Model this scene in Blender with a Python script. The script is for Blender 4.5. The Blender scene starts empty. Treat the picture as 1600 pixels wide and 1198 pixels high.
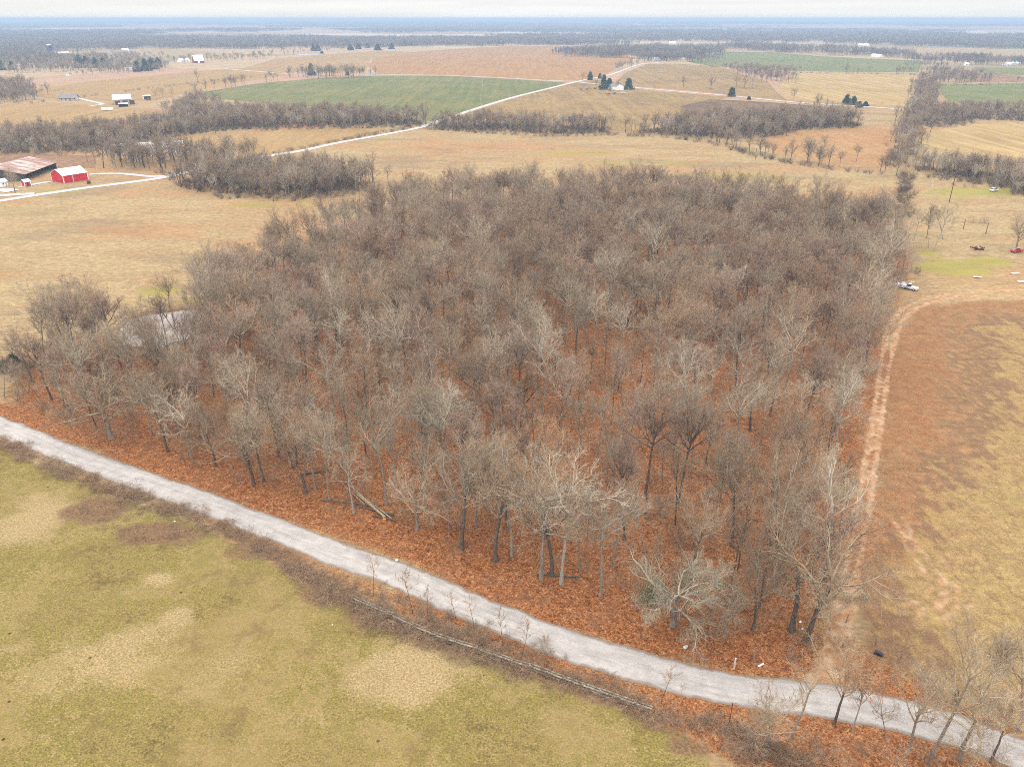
import bpy, math, numpy as np
from mathutils import Vector
R = math.radians
SC = bpy.context.scene
COL = SC.collection

# ------------------------------------------------------------------ camera, sky, sun, exposure
FPX, CAMH, PITCH = 1200.0, 75.0, R(25.41)
cam = bpy.data.cameras.new("camera"); cam.sensor_width = 36; cam.lens = 36*FPX/1600
cam.clip_start = 0.5; cam.clip_end = 60000
camo = bpy.data.objects.new("camera", cam); COL.objects.link(camo)
camo.location = (0, 0, CAMH); camo.rotation_euler = (R(90)-PITCH, 0, 0)
SC.camera = camo

SUN_EL, SUN_AZ = R(38), R(-40)          # sun behind the cloud, up and to the left of the view
W = bpy.data.worlds.new("World"); SC.world = W; W.use_nodes = True
wt = W.node_tree; wn = wt.nodes; wl = wt.links
bg = wn["Background"]; bg.inputs[1].default_value = 0.1
sky = wn.new("ShaderNodeTexSky"); sky.sky_type = 'NISHITA'; sky.sun_disc = False
sky.sun_elevation = SUN_EL; sky.sun_rotation = SUN_AZ; sky.dust_density = 4; sky.air_density = 1.5
wg = wn.new("ShaderNodeTexCoord"); sep = wn.new("ShaderNodeSeparateXYZ")
wl.new(wg.outputs["Generated"], sep.inputs[0])
# overcast cloud deck: brighter overhead than at the horizon, with faint streaks
mr = wn.new("ShaderNodeMapRange"); mr.inputs[1].default_value = 0.0; mr.inputs[2].default_value = 1.0
mr.inputs[3].default_value = 0.0; mr.inputs[4].default_value = 1.0
wl.new(sep.outputs[2], mr.inputs[0])
cr = wn.new("ShaderNodeValToRGB")
e = cr.color_ramp.elements
e[0].position = 0.0; e[0].color = (.98, .985, .985, 1)
e[1].position = 1.0; e[1].color = (3.75, 3.72, 3.72, 1)
m2 = e.new(.012); m2.color = (1.03, 1.03, 1.01, 1)
m3 = e.new(.035); m3.color = (.90, .90, .925, 1)
m4 = e.new(.12); m4.color = (1.2, 1.2, 1.22, 1)
m5 = e.new(.40); m5.color = (2.75, 2.74, 2.76, 1)
wl.new(mr.outputs[0], cr.inputs[0])
mp = wn.new("ShaderNodeMapping"); mp.inputs['Scale'].default_value = (3, 3, 60)
wl.new(wg.outputs["Generated"], mp.inputs[0])
nz = wn.new("ShaderNodeTexNoise"); nz.inputs['Scale'].default_value = 1.6; nz.inputs['Detail'].default_value = 4
wl.new(mp.outputs[0], nz.inputs[0])
nm = wn.new("ShaderNodeMapRange"); nm.inputs[1].default_value = .3; nm.inputs[2].default_value = .7
nm.inputs[3].default_value = 9.4; nm.inputs[4].default_value = 10.6
wl.new(nz.outputs[0], nm.inputs[0])
vm = wn.new("ShaderNodeVectorMath"); vm.operation = 'SCALE'
wl.new(cr.outputs[0], vm.inputs[0]); wl.new(nm.outputs[0], vm.inputs['Scale'])
mx = wn.new("ShaderNodeMixRGB"); mx.inputs[0].default_value = 0.93
wl.new(sky.outputs[0], mx.inputs[1]); wl.new(vm.outputs[0], mx.inputs[2]); wl.new(mx.outputs[0], bg.inputs[0])

sl = bpy.data.lights.new("sun", 'SUN'); sl.energy = 1.0; sl.angle = R(25); sl.color = (1, .95, .88)
so = bpy.data.objects.new("sun", sl); COL.objects.link(so)
sd = Vector((math.sin(SUN_AZ)*math.cos(SUN_EL), math.cos(SUN_AZ)*math.cos(SUN_EL), math.sin(SUN_EL)))
so.rotation_euler = sd.to_track_quat('Z', 'Y').to_euler()

vs = SC.view_settings; vs.view_transform = 'Standard'; vs.look = 'None'; vs.exposure = 0; vs.gamma = 1
SC.display_settings.display_device = 'sRGB'
cy = SC.cycles
cy.max_bounces = 4; cy.diffuse_bounces = 2; cy.glossy_bounces = 1; cy.transmission_bounces = 2
cy.volume_bounces = 0; cy.transparent_max_bounces = 8; cy.caustics_reflective = False; cy.caustics_refractive = False
cy.use_denoising = False; cy.pixel_filter_type = 'BLACKMAN_HARRIS'; cy.filter_width = 0.95

# ------------------------------------------------------------------ helpers
def G(px, py):
    """ground point seen at a pixel of the 1600 px photograph (flat country)"""
    x, y = (px-800)/FPX, -(py-599)/FPX
    c, s = math.cos(PITCH), math.sin(PITCH)
    d = (x, c + y*s, -s + y*c)
    t = CAMH/-d[2]
    return (d[0]*t, d[1]*t)
def GP(pts): return np.array([G(*p) for p in pts])
def height_to(px, py, ty):
    """height of an upright thing standing at a pixel whose top is at image row ty"""
    X, Y = G(px, py); c, s = math.cos(PITCH), math.sin(PITCH)
    k = -(ty-599)/FPX               # (Y*s + z*c)/(Y*c - z*s) = k, z below camera
    z = Y*(k*c - s)/(c + k*s)
    return z + CAMH
def lin(v): v /= 255; return v/12.92 if v <= .04045 else ((v+.055)/1.055)**2.4
KX = 2.33
def S(r, g, b, k=None): k = k or KX; return (lin(r)/k, lin(g)/k, lin(b)/k, 1)   # sunless daylight: photo value to albedo
def A(r, g, b): return (r, g, b, 1)

def hash2(ix, iy, seed):
    n = (ix.astype(np.int64)*374761393 + iy.astype(np.int64)*668265263 + seed*974634777) & 0x7fffffff
    n = ((n ^ (n >> 13))*1274126177) & 0x7fffffff
    return ((n ^ (n >> 16)) & 0xffff)/65535.0
def vnoise(x, y, seed=0):
    ix, iy = np.floor(x), np.floor(y); fx, fy = x-ix, y-iy
    fx, fy = fx*fx*(3-2*fx), fy*fy*(3-2*fy)
    a, b = hash2(ix, iy, seed), hash2(ix+1, iy, seed); c, d = hash2(ix, iy+1, seed), hash2(ix+1, iy+1, seed)
    return (a*(1-fx)+b*fx)*(1-fy) + (c*(1-fx)+d*fx)*fy
def fbm(x, y, seed=0, o=4):
    s, a, t = 0, 1, 0
    for i in range(o):
        s = s + a*vnoise(x*2**i, y*2**i, seed+i*17); t += a; a *= .5
    return s/t
def sstep(a, b, x): t = np.clip((x-a)/(b-a), 0, 1); return t*t*(3-2*t)
def seg_dist(X, Y, pl):
    d = np.full(X.shape, 1e9)
    for (x0, y0), (x1, y1) in zip(pl[:-1], pl[1:]):
        vx, vy = x1-x0, y1-y0; l = vx*vx+vy*vy + 1e-9
        t = np.clip(((X-x0)*vx+(Y-y0)*vy)/l, 0, 1)
        d = np.minimum(d, np.hypot(X-x0-t*vx, Y-y0-t*vy))
    return d
def inside(X, Y, poly):
    c = np.zeros(X.shape, bool); n = len(poly); j = n-1
    for i in range(n):
        xi, yi = poly[i]; xj, yj = poly[j]
        k = (yi > Y) != (yj > Y)
        with np.errstate(all='ignore'):
            c ^= k & (X < (xj-xi)*(Y-yi)/(yj-yi+1e-12)+xi)
        j = i
    return c
def sdf(X, Y, poly):
    p = list(map(tuple, poly)); d = seg_dist(X, Y, p+[p[0]])
    return np.where(inside(X, Y, p), d, -d)
def terrain(X, Y):
    r = np.hypot(X, Y)
    f = sstep(2700, 5500, r)
    h = f*(20*fbm(X/2600+3, Y/1500, 5, 4) - 5)
    h = h + 24*sstep(6500, 12500, r)*np.exp(-((X+300)/5200.0)**2) + 5*sstep(8000, 13000, r)*fbm(X/1500, Y/1500, 9, 3)
    return np.clip(h, 0, 68)

def new_mesh(name, V, F):
    """V (n,3); F (m,k) int array or a list of such arrays"""
    V = np.asarray(V, np.float32)
    Fs = [np.asarray(f, np.int32) for f in (F if isinstance(F, list) else [F]) if len(f)]
    me = bpy.data.meshes.new(name)
    me.vertices.add(len(V)); me.vertices.foreach_set("co", V.ravel())
    nl = sum(f.size for f in Fs); nf = sum(len(f) for f in Fs)
    me.loops.add(nl); me.loops.foreach_set("vertex_index", np.concatenate([f.ravel() for f in Fs]))
    me.polygons.add(nf)
    st, o = [], 0
    for f in Fs:
        st.append(o + np.arange(len(f))*f.shape[1]); o += f.size
    me.polygons.foreach_set("loop_start", np.concatenate(st).astype(np.int32))
    me.update(calc_edges=True); me.validate()
    return me
def link(name, me, mat=None, parent=None, loc=(0,0,0)):
    o = bpy.data.objects.new(name, me); COL.objects.link(o); o.location = loc
    if mat is not None and me is not None and not me.materials: me.materials.append(mat)
    if parent is not None: o.parent = parent
    return o
def tag(o, label=None, cat=None, group=None, kind=None):
    if label: o['label'] = label
    if cat: o['category'] = cat
    if group: o['group'] = group
    if kind: o['kind'] = kind
    return o
def empty(name, loc=(0,0,0), rz=0, sc=1):
    o = bpy.data.objects.new(name, None); COL.objects.link(o)
    o.location = loc; o.rotation_euler = (0, 0, rz); o.scale = (sc, sc, sc); o.empty_display_size = .5
    return o
def smooth(me): me.polygons.foreach_set("use_smooth", [True]*len(me.polygons)); return me

class MB:
    """collects boxes, bars, tubes and polygons into one mesh"""
    def __init__(s): s.v, s.f = [], []
    def quad(s, *p): n = len(s.v); s.v += [tuple(q) for q in p]; s.f.append(tuple(range(n, n+len(p)))); return s
    def box(s, x0, y0, z0, x1, y1, z1):
        n = len(s.v)
        s.v += [(x0,y0,z0),(x1,y0,z0),(x1,y1,z0),(x0,y1,z0),(x0,y0,z1),(x1,y0,z1),(x1,y1,z1),(x0,y1,z1)]
        s.f += [tuple(n+i for i in q) for q in ((0,3,2,1),(4,5,6,7),(0,1,5,4),(1,2,6,5),(2,3,7,6),(3,0,4,7))]; return s
    def prism(s, prof, y0, y1):
        """profile in x,z swept along y"""
        n = len(s.v); k = len(prof)
        s.v += [(x, y0, z) for x, z in prof] + [(x, y1, z) for x, z in prof]
        s.f += [tuple(n+i for i in range(k)), tuple(n+k+i for i in reversed(range(k)))]
        s.f += [(n+i, n+k+i, n+k+(i+1) % k, n+(i+1) % k) for i in range(k)]; return s
    def tube(s, p, q, r0, r1=None, n=8, cap=True):
        r1 = r0 if r1 is None else r1
        p, q = Vector(p), Vector(q); d = (q-p).normalized()
        a = d.cross(Vector((0,0,1) if abs(d.z) < .9 else (1,0,0))).normalized(); b = d.cross(a)
        m = len(s.v)
        for c, r in ((p, r0), (q, r1)):
            for i in range(n):
                t = 2*math.pi*i/n; s.v.append(tuple(c + (a*math.cos(t)+b*math.sin(t))*r))
        for i in range(n): s.f.append((m+i, m+(i+1) % n, m+n+(i+1) % n, m+n+i))
        if cap: s.f += [tuple(m+i for i in reversed(range(n))), tuple(m+n+i for i in range(n))]
        return s
    def blob(s, c, r, n=7, m=5, rng=None, flat=1.0):
        k = len(s.v); rng = rng or np.random.default_rng(1)
        for j in range(m+1):
            th = math.pi*j/m
            for i in range(n):
                ph = 2*math.pi*i/n; q = r*(1+rng.normal(0, .12))
                s.v.append((c[0]+q*math.sin(th)*math.cos(ph), c[1]+q*math.sin(th)*math.sin(ph), c[2]+q*flat*math.cos(th)))
        for j in range(m):
            for i in range(n): s.f.append((k+j*n+i, k+(j+1)*n+i, k+(j+1)*n+(i+1) % n, k+j*n+(i+1) % n))
        return s
    def build(s, name, mat, parent=None, loc=(0,0,0)):
        me = bpy.data.meshes.new(name); me.from_pydata(s.v, [], s.f); me.update()
        import bmesh
        bm = bmesh.new(); bm.from_mesh(me); bmesh.ops.recalc_face_normals(bm, faces=bm.faces); bm.to_mesh(me); bm.free()
        return link(name, me, mat, parent, loc)

# ------------------------------------------------------------------ materials
class NT:
    def __init__(s, name, rough=.9, spec=.15):
        s.m = bpy.data.materials.new(name); s.m.use_nodes = True; s.t = s.m.node_tree
        s.b = s.t.nodes["Principled BSDF"]; s.b.inputs['Roughness'].default_value = rough
        s.b.inputs['Specular IOR Level'].default_value = spec; s._pos = None
    def n(s, ty, **k):
        x = s.t.nodes.new(ty)
        for a, v in k.items(): setattr(x, a, v)
        return x
    def l(s, a, b): s.t.links.new(a, b)
    def put(s, sock, v):
        if hasattr(v, 'is_output'): s.l(v, sock)
        else: sock.default_value = v
    def pos(s):
        if s._pos is None: s._pos = s.n("ShaderNodeTexCoord").outputs["Object"]
        return s._pos
    def noise(s, scale, detail=4, rough=.55, vec=None, stretch=None, rot=0, dist=0):
        v = vec or s.pos()
        if stretch:
            mp = s.n("ShaderNodeMapping"); mp.inputs['Scale'].default_value = stretch; mp.inputs['Rotation'].default_value = (0,0,rot)
            s.l(v, mp.inputs[0]); v = mp.outputs[0]
        x = s.n("ShaderNodeTexNoise"); x.inputs['Scale'].default_value = scale; x.inputs['Detail'].default_value = detail
        x.inputs['Roughness'].default_value = rough; x.inputs['Distortion'].default_value = dist
        s.l(v, x.inputs['Vector']); return x.outputs[0]
    def voro(s, scale, out='Color', feature='F1', stretch=None, rot=0):
        v = s.pos()
        if stretch:
            mp = s.n("ShaderNodeMapping"); mp.inputs['Scale'].default_value = stretch; mp.inputs['Rotation'].default_value = (0,0,rot)
            s.l(v, mp.inputs[0]); v = mp.outputs[0]
        x = s.n("ShaderNodeTexVoronoi"); x.feature = feature; x.inputs['Scale'].default_value = scale
        s.l(v, x.inputs['Vector']); return x.outputs[out]
    def ramp(s, fac, stops, interp='LINEAR'):
        x = s.n("ShaderNodeValToRGB"); x.color_ramp.interpolation = interp; el = x.color_ramp.elements
        while len(el) > 1: el.remove(el[-1])
        el[0].position, el[0].color = stops[0]
        for p, c in stops[1:]: q = el.new(p); q.color = c
        s.l(fac, x.inputs[0]); return x.outputs[0]
    def mix(s, f, a, b, mode='MIX'):
        x = s.n("ShaderNodeMixRGB", blend_type=mode)
        s.put(x.inputs[0], f); s.put(x.inputs[1], a); s.put(x.inputs[2], b); return x.outputs[0]
    def math(s, op, a, b=0.0, c=None):
        x = s.n("ShaderNodeMath", operation=op); s.put(x.inputs[0], a); s.put(x.inputs[1], b)
        if c is not None: s.put(x.inputs[2], c)
        return x.outputs[0]
    def sstep(s, v, a, b):
        x = s.n("ShaderNodeMapRange", interpolation_type='SMOOTHSTEP'); s.put(x.inputs[0], v)
        x.inputs[1].default_value = a; x.inputs[2].default_value = b; x.inputs[3].default_value = 0; x.inputs[4].default_value = 1
        return x.outputs[0]
    def attr(s, name): return s.n("ShaderNodeAttribute", attribute_name=name).outputs['Fac']
    def gray(s, v): return (v, v, v, 1)
    def var(s, col, f, lo, hi):
        """multiply a colour by a grey that follows f"""
        return s.mix(1.0, col, s.ramp(f, [(.36, s.gray(lo)), (.64, s.gray(hi))]), 'MULTIPLY')
    def rnd(s): return s.n("ShaderNodeObjectInfo").outputs['Random']
    def out(s, col, bump=None, dist=.1, strength=.5):
        s.put(s.b.inputs['Base Color'], col)
        if bump is not None:
            x = s.n("ShaderNodeBump"); x.inputs['Distance'].default_value = dist; x.inputs['Strength'].default_value = strength
            s.l(bump, x.inputs['Height']); s.l(x.outputs[0], s.b.inputs['Normal'])
        return s.m

def paint(name, col, var=.12, scale=3.0, rough=.6, spec=.3, metal=0.0, streak=None):
    t = NT(name, rough, spec); t.b.inputs['Metallic'].default_value = metal
    c = t.var(col, t.noise(scale, 4), 1-var, 1+var)
    if streak: c = t.var(c, t.noise(1.0, 3, stretch=streak), 1-var, 1+var)
    return t.out(c)

def field_mat(name, cols, grain=.5, rot=0.0, stripe=.0, speck=.18, sc=1.0):
    """crop or grass field: broad patches, drifts along the rows, fine grain"""
    t = NT(name, .95, .05)
    big = t.noise(.012, 4, .6); mid = t.noise(.08, 4, .6, stretch=(1, .35, 1), rot=rot)
    c = t.ramp(t.math('ADD', t.math('MULTIPLY', big, .55), t.math('MULTIPLY', mid, .45)),
               [(.32, cols[0]), (.46, cols[1]), (.56, cols[2]), (.68, cols[3 % len(cols)])])
    if stripe:
        w = t.noise(.16, 2, .5, stretch=(1, .03, 1), rot=rot)
        c = t.var(c, w, 1-stripe, 1+stripe)
    c = t.var(c, t.noise(grain, 5, .7, stretch=(1, .5, 1), rot=rot), 1-speck, 1+speck)
    return t.out(c)

M = {}
# bare crowns: twigs and limbs; a slow change from tree to tree
def twig_mat(name, a, b, pale=None):
    t = NT(name, .9, .1)
    c = t.mix(t.rnd(), a, b); k = t.math('FRACT', t.math('MULTIPLY', t.rnd(), 7.31))
    c = t.mix(1.0, c, t.ramp(k, [(0, t.gray(.74)), (1, t.gray(1.22))]), 'MULTIPLY')
    c = t.var(c, t.noise(.9, 3), .8, 1.2)
    return t.out(c)
M['twig_grey'] = twig_mat('bark_twig_grey', A(.275,.205,.135), A(.345,.27,.185))
M['twig_brown'] = twig_mat('bark_twig_brown', A(.29,.19,.115), A(.35,.24,.15))
M['twig_mauve'] = twig_mat('bark_twig_mauve', A(.285,.19,.135), A(.33,.235,.17))
M['twig_pale'] = twig_mat('bark_twig_pale', A(.33,.275,.20), A(.40,.34,.25))
M['limb_grey'] = twig_mat('bark_limb_grey', A(.27,.225,.17), A(.34,.295,.23))
M['limb_dark'] = twig_mat('bark_limb_dark', A(.12,.095,.075), A(.17,.14,.11))
M['limb_pale'] = twig_mat('bark_limb_pale', A(.34,.30,.23), A(.42,.375,.30))
M['brush_dark'] = twig_mat('dark_brush_stem', A(.13,.095,.07), A(.18,.14,.105))
M['twig_far_shaded'] = twig_mat('bark_twig_far_shaded', A(.20,.165,.135), A(.26,.22,.185))  # distant twigs darkened: self-shadowing of dense woods put into the colour
M['bramble'] = twig_mat('bramble_stem', A(.28,.18,.11), A(.37,.26,.17))
M['brush'] = twig_mat('brush_stem', A(.26,.18,.115), A(.34,.255,.18))
def trunk_mat(name, a, b, moss):
    t = NT(name, .95, .1)
    n1 = t.noise(7, 5, .65, stretch=(1, 1, .22)); n2 = t.noise(.9, 4)
    c = t.ramp(n1, [(.32, a), (.66, b)])
    c = t.mix(t.math('MULTIPLY', t.sstep(n2, .5, .68), .6), c, moss)
    return t.out(c, n1, .05, .8)
M['trunk_dark'] = trunk_mat('bark_trunk_dark', A(.05,.04,.033), A(.145,.115,.09), A(.17,.16,.12))
M['trunk_grey'] = trunk_mat('bark_trunk_grey', A(.13,.105,.085), A(.30,.255,.205), A(.27,.26,.20))
M['trunk_pale'] = trunk_mat('bark_trunk_pale', A(.17,.15,.125), A(.40,.37,.31), A(.22,.22,.17))
def needle_mat(name, a, b):
    t = NT(name, .85, .2)
    return t.out(t.var(t.mix(t.noise(1.2, 3), a, b), t.rnd(), .85, 1.15))
M['cedar'] = needle_mat('cedar_foliage', A(.035,.065,.028), A(.075,.105,.045))
M['pine'] = needle_mat('dark_needle_foliage', A(.022,.05,.032), A(.045,.085,.05))
M['moss_leaf'] = needle_mat('evergreen_bush_foliage', A(.06,.09,.015), A(.15,.17,.03))
M['brownleaf'] = needle_mat('dry_clinging_leaves', A(.30,.11,.045), A(.42,.19,.09))
M['white_paint'] = paint('white_painted_metal', A(.80,.80,.80), .05)
M['white_roof'] = paint('white_metal_roof', A(.74,.75,.78), .07, .8, .45, .4)
M['red_paint'] = paint('red_barn_siding', A(.52,.016,.03), .28, 1.5, .55, .3, streak=(3, 3, .1))
M['red_dark'] = paint('maroon_paint', A(.16,.02,.025), .2)
def rust_mat():
    t = NT('rusty_roof_sheets', .8, .2)
    n = t.noise(.22, 5, .65, stretch=(1, .35, 1)); st = t.noise(1.2, 2, .5, stretch=(1, .05, 1))
    c = t.ramp(n, [(.3, A(.16,.085,.065)), (.45, A(.26,.15,.115)), (.54, A(.31,.21,.17)), (.63, A(.46,.40,.36)), (.75, A(.23,.13,.10))])
    return t.out(t.var(c, st, .72, 1.2))
M['rust'] = rust_mat()
M['dark_wood'] = paint('weathered_dark_boards', A(.06,.055,.055), .3, 2)
M['grey_wood'] = paint('weathered_grey_timber', A(.21,.18,.135), .5, 2.2, .9, .1)
M['post_wood'] = paint('fence_post_wood', A(.22,.17,.13), .35, 4, .9, .1)
M['pole_wood'] = paint('creosote_pole', A(.17,.13,.10), .25, 2, .9, .1)
M['pole_pale'] = paint('bleached_pole', A(.48,.44,.38), .2, 2, .9, .1)
M['rust_steel'] = paint('rusted_steel', A(.12,.05,.035), .35, 6, .8, .2)
M['wire'] = paint('wire_galvanised', A(.20,.15,.13), .2, 6, .6, .3)
M['glass'] = paint('dark_window_glass', A(.03,.035,.045), .1, 2, .15, .5)
M['rubber'] = paint('black_rubber', A(.02,.02,.022), .2, 6, .8, .2)
M['shingle'] = paint('brown_grey_shingles', A(.20,.175,.165), .2, 1.5, .9, .1)
M['green_roof'] = paint('pale_green_roof', A(.42,.58,.50), .12, 1.5, .5, .3)
M['tan_siding'] = paint('tan_gable_siding', A(.42,.32,.26), .1, 1)
M['grey_conc'] = paint('grey_concrete', A(.45,.44,.42), .15, 1, .9, .1)
M['silo_blue'] = paint('dark_blue_silo_enamel', A(.025,.065,.16), .2, 1.2, .4, .4)
M['blue_car'] = paint('blue_car_paint', A(.03,.10,.36), .1, 1, .3, .5)
M['red_car'] = paint('red_car_paint', A(.45,.02,.035), .1, 1, .3, .5)
M['white_car'] = paint('white_car_paint', A(.75,.76,.78), .06, 1, .3, .5)
M['silver'] = paint('grey_sheet_metal', A(.42,.43,.47), .15, 2, .5, .4)
M['teal'] = paint('teal_plastic', A(.02,.50,.38), .05, 2, .5, .3)
M['tan_bale'] = paint('straw_bale', A(.50,.37,.20), .3, 5, .95, .05)
M['stone'] = paint('pale_field_stone', A(.50,.47,.42), .2, 3, .9, .1)
M['black'] = paint('black_plastic', A(.02,.02,.025), .2, 4, .5, .3)
M['cut_wood'] = paint('fresh_cut_wood', A(.46,.19,.05), .3, 6, .9, .1)
M['bare_log'] = paint('barkless_log_wood', A(.30,.235,.15), .35, 4, .9, .1)
M['earth'] = paint('bare_earth', A(.20,.11,.075), .25, 1.2, .95, .05)

# ------------------------------------------------------------------ the lie of the land (pixels of the photo -> ground)
ROAD = [(-260,575),(-120,619),(0,666),(70,694),(150,725),(230,754),(300,779),(450,835),(530,866),(610,894),(700,931),(760,957),(800,972),(850,993),(900,1011),(1000,1041),(1075,1062),(1150,1077),(1230,1087),(1300,1097),(1380,1110),(1450,1128),(1520,1150),(1600,1180),(1700,1222),(1800,1268)]
ROADW = {0: 5.6, 1: 5.6}
def spline(pts, n=6):
    p = np.asarray(pts, float); out = []
    q = np.vstack([2*p[0]-p[1], p, 2*p[-1]-p[-2]])
    for i in range(1, len(q)-2):
        for k in range(n):
            t = k/n
            out.append(.5*((2*q[i]) + (-q[i-1]+q[i+1])*t + (2*q[i-1]-5*q[i]+4*q[i+1]-q[i+2])*t*t + (-q[i-1]+3*q[i]-3*q[i+1]+q[i+2])*t**3))
    out.append(p[-1]); return np.array(out)
road_w = spline(GP(ROAD), 5)
FENCE = [(-120,668),(0,692),(45,712),(110,742),(180,765),(260,792),(340,822),(400,850),(450,880),(500,908),(550,938),(600,962),(650,986),(700,1004),(745,1018),(800,1038),(850,1054),(900,1072),(950,1090),(1018,1112),(1080,1128),(1140,1142),(1200,1165),(1260,1198),(1300,1230)]
fence_w = spline(GP(FENCE), 3)
WOOD = [(40,622),(48,580),(95,545),(140,525),(165,545),(205,560),(250,560),(300,545),(330,510),(335,470),(385,440),(440,415),(500,382),(560,352),(625,334),(720,318),(830,312),(900,310),(1000,314),(1080,322),(1180,334),(1290,350),(1395,358),(1396,420),(1380,470),(1362,540),(1346,610),(1328,690),(1312,780),(1296,860),(1280,940),(1270,1000),(1215,1000),(1140,992),(1060,975),(990,950),(930,928),(880,908),(800,880),(735,858),(660,825),(600,792),(540,790),(480,768),(400,752),(320,722),(240,700),(170,684),(110,655)]
wood_w = GP(WOOD)
POND = [(182,524),(196,506),(222,497),(240,489),(268,488),(292,485),(314,489),(318,500),(306,513),(296,528),(270,536),(246,545),(222,543),(204,538),(190,540)]
pond_w = spline(GP(POND+[POND[0]]), 10)[:-1]
pond_w = pond_w + np.stack([fbm(pond_w[:, 0]/2.2, pond_w[:, 1]/2.2, 61, 3)-.5, fbm(pond_w[:, 0]/2.2, pond_w[:, 1]/2.2, 62, 3)-.5], 1)*5
TRK_A = [(1262,1078),(1292,1030),(1308,960),(1318,900),(1334,830),(1348,750),(1360,680),(1370,615),(1378,560),(1388,515),(1404,488),(1436,470),(1480,460),(1540,455),(1620,452)]
TRK_B = [(1285,1080),(1315,1030),(1326,960),(1338,900),(1352,830),(1364,750),(1374,680),(1383,615),(1392,560),(1402,520),(1418,492),(1450,474),(1490,465),(1550,461),(1620,466)]
TURN = [(1395,812),(1425,845),(1455,880),(1475,915),(1470,945),(1440,955)]
MEADOW = [(-400,660),(0,700),(110,750),(260,800),(400,860),(500,918),(560,950),(650,994),(750,1026),(850,1062),(950,1098),(1020,1124),(1090,1160),(1130,1230),(1130,1500),(-400,1500)]
RFIELD = [(1378,560),(1392,515),(1430,480),(1500,470),(1600,468),(1900,478),(2300,900),(1900,1260),(1560,1120),(1440,1085),(1340,1030),(1305,930),(1325,840),(1352,700)]

# ------------------------------------------------------------------ ground: one sheet to the horizon
def axis(lo, hi, d0, start, grow, end):
    out = list(np.arange(lo, hi, d0)); x = hi; d = d0
    while x < start: out.append(x); d *= 1+grow; x += d
    while x < end: out.append(x); d *= 1.09; x += d
    out.append(end); return np.array(out)
ys = np.concatenate([[-3000,-1500,-700,-300,-120,-40,0,20], axis(32, 150, .85, 800, .0045, 15000)])
xp = axis(0, 110, 1.0, 520, .012, 15000)
xs = np.concatenate([-xp[:0:-1], xp])
X, Y = np.meshgrid(xs, ys); nx, ny = len(xs), len(ys)
Z = terrain(X, Y)
near = (Y > 20) & (Y < 800) & (np.abs(X) < 600)
micro = (fbm(X/9, Y/9, 31, 3)-.5)*.25
i = (np.arange(ny-1)[:, None]*nx + np.arange(nx-1)[None]).ravel()
gme = new_mesh('ground', np.stack([X, Y, Z], -1).reshape(-1, 3), np.stack([i, i+1, i+nx+1, i+nx], 1))
wob = (fbm(X/14, Y/14, 3, 4)-.5)
wob2 = (fbm(X/4, Y/4, 8, 3)-.5)
def setattr_(name, v):
    a = gme.attributes.new(name, 'FLOAT', 'POINT'); a.data.foreach_set('value', np.where(near, v, 0).astype(np.float32).ravel())
Xn, Yn = X, Y
d_road = seg_dist(X, Y, road_w)
sd_wood = sdf(X, Y, wood_w)
sd_mead = sdf(X, Y, GP(MEADOW))
sd_rf = sdf(X, Y, GP(RFIELD))
# leaf litter: under the wood, spilling to the road, along the verge to the fence line
strip = GP([(-200,600),(0,655),(150,700),(300,760),(450,815),(600,868),(700,905),(800,948),(900,985),(1000,1018),(1150,1050),(1280,1075),(1270,990),(1050,960),(880,895),(600,780),(400,740),(170,670),(60,640)])
leaf = np.maximum(sstep(-7, 4, sd_wood + wob*9 + 2), sstep(-2.5, 1.5, sdf(X, Y, strip) + wob*3))
verge = GP([(330,800),(420,840),(530,880),(620,915),(720,958),(800,995),(900,1030),(1000,1060),(1100,1090),(1200,1100),(1350,1125),(1480,1160),(1600,1210),(1600,1300),(1300,1260),(1150,1190),(1090,1150),(1000,1105),(850,1050),(700,1002),(560,935),(450,878),(360,830)])
dv = sdf(X, Y, verge)
leaf = np.maximum(leaf, sstep(-2.2, 1.0, dv + wob*3)*(.62+.5*wob+.25*sstep(60, 0, np.abs(X-25))))
leaf = np.maximum(leaf, sstep(-4, 3, sdf(X, Y, GP([(1300,1040),(1340,1000),(1390,1040),(1460,1085),(1560,1120),(1600,1140),(1600,1180),(1500,1135),(1400,1108),(1330,1095)])) + wob*5)*.9)
leaf = np.maximum(leaf, .42*sstep(-8, 6, sdf(X, Y, GP([(1345,830),(1380,700),(1392,600),(1405,540),(1440,500),(1470,560),(1480,650),(1440,780),(1420,860),(1400,960),(1360,1000),(1340,930)])) + wob*14)*(.55+.7*(wob2+.5)))
setattr_('leaf', leaf)
setattr_('meadow', sstep(-1.5, 1.5, sd_mead + wob*3))
setattr_('rfield', sstep(-5, 5, sd_rf + wob*9))
bare = np.zeros_like(X)
for (px, py, rx, ry, k) in [(60,800,70,42,.9),(245,905,34,15,.9),(275,962,30,16,.75),(170,1015,85,50,.7),(95,1060,60,30,.5),(665,1052,95,44,1.0),(640,1075,60,30,.9),(370,1030,45,25,.45),(20,1010,40,14,.5),(320,1075,60,18,.3),(480,1120,50,18,.3)]:
    cx, cyy = G(px, py); x1, _ = G(px+rx, py); _, y1 = G(px, py-ry)
    q = np.hypot((X-cx)/(x1-cx), (Y-cyy)/(y1-cyy))
    bare = np.maximum(bare, k*(1-sstep(.2, 1.35, q + wob*1.5 + wob2*1.0)))
setattr_('bare', bare)
brown = np.zeros_like(X)
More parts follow.
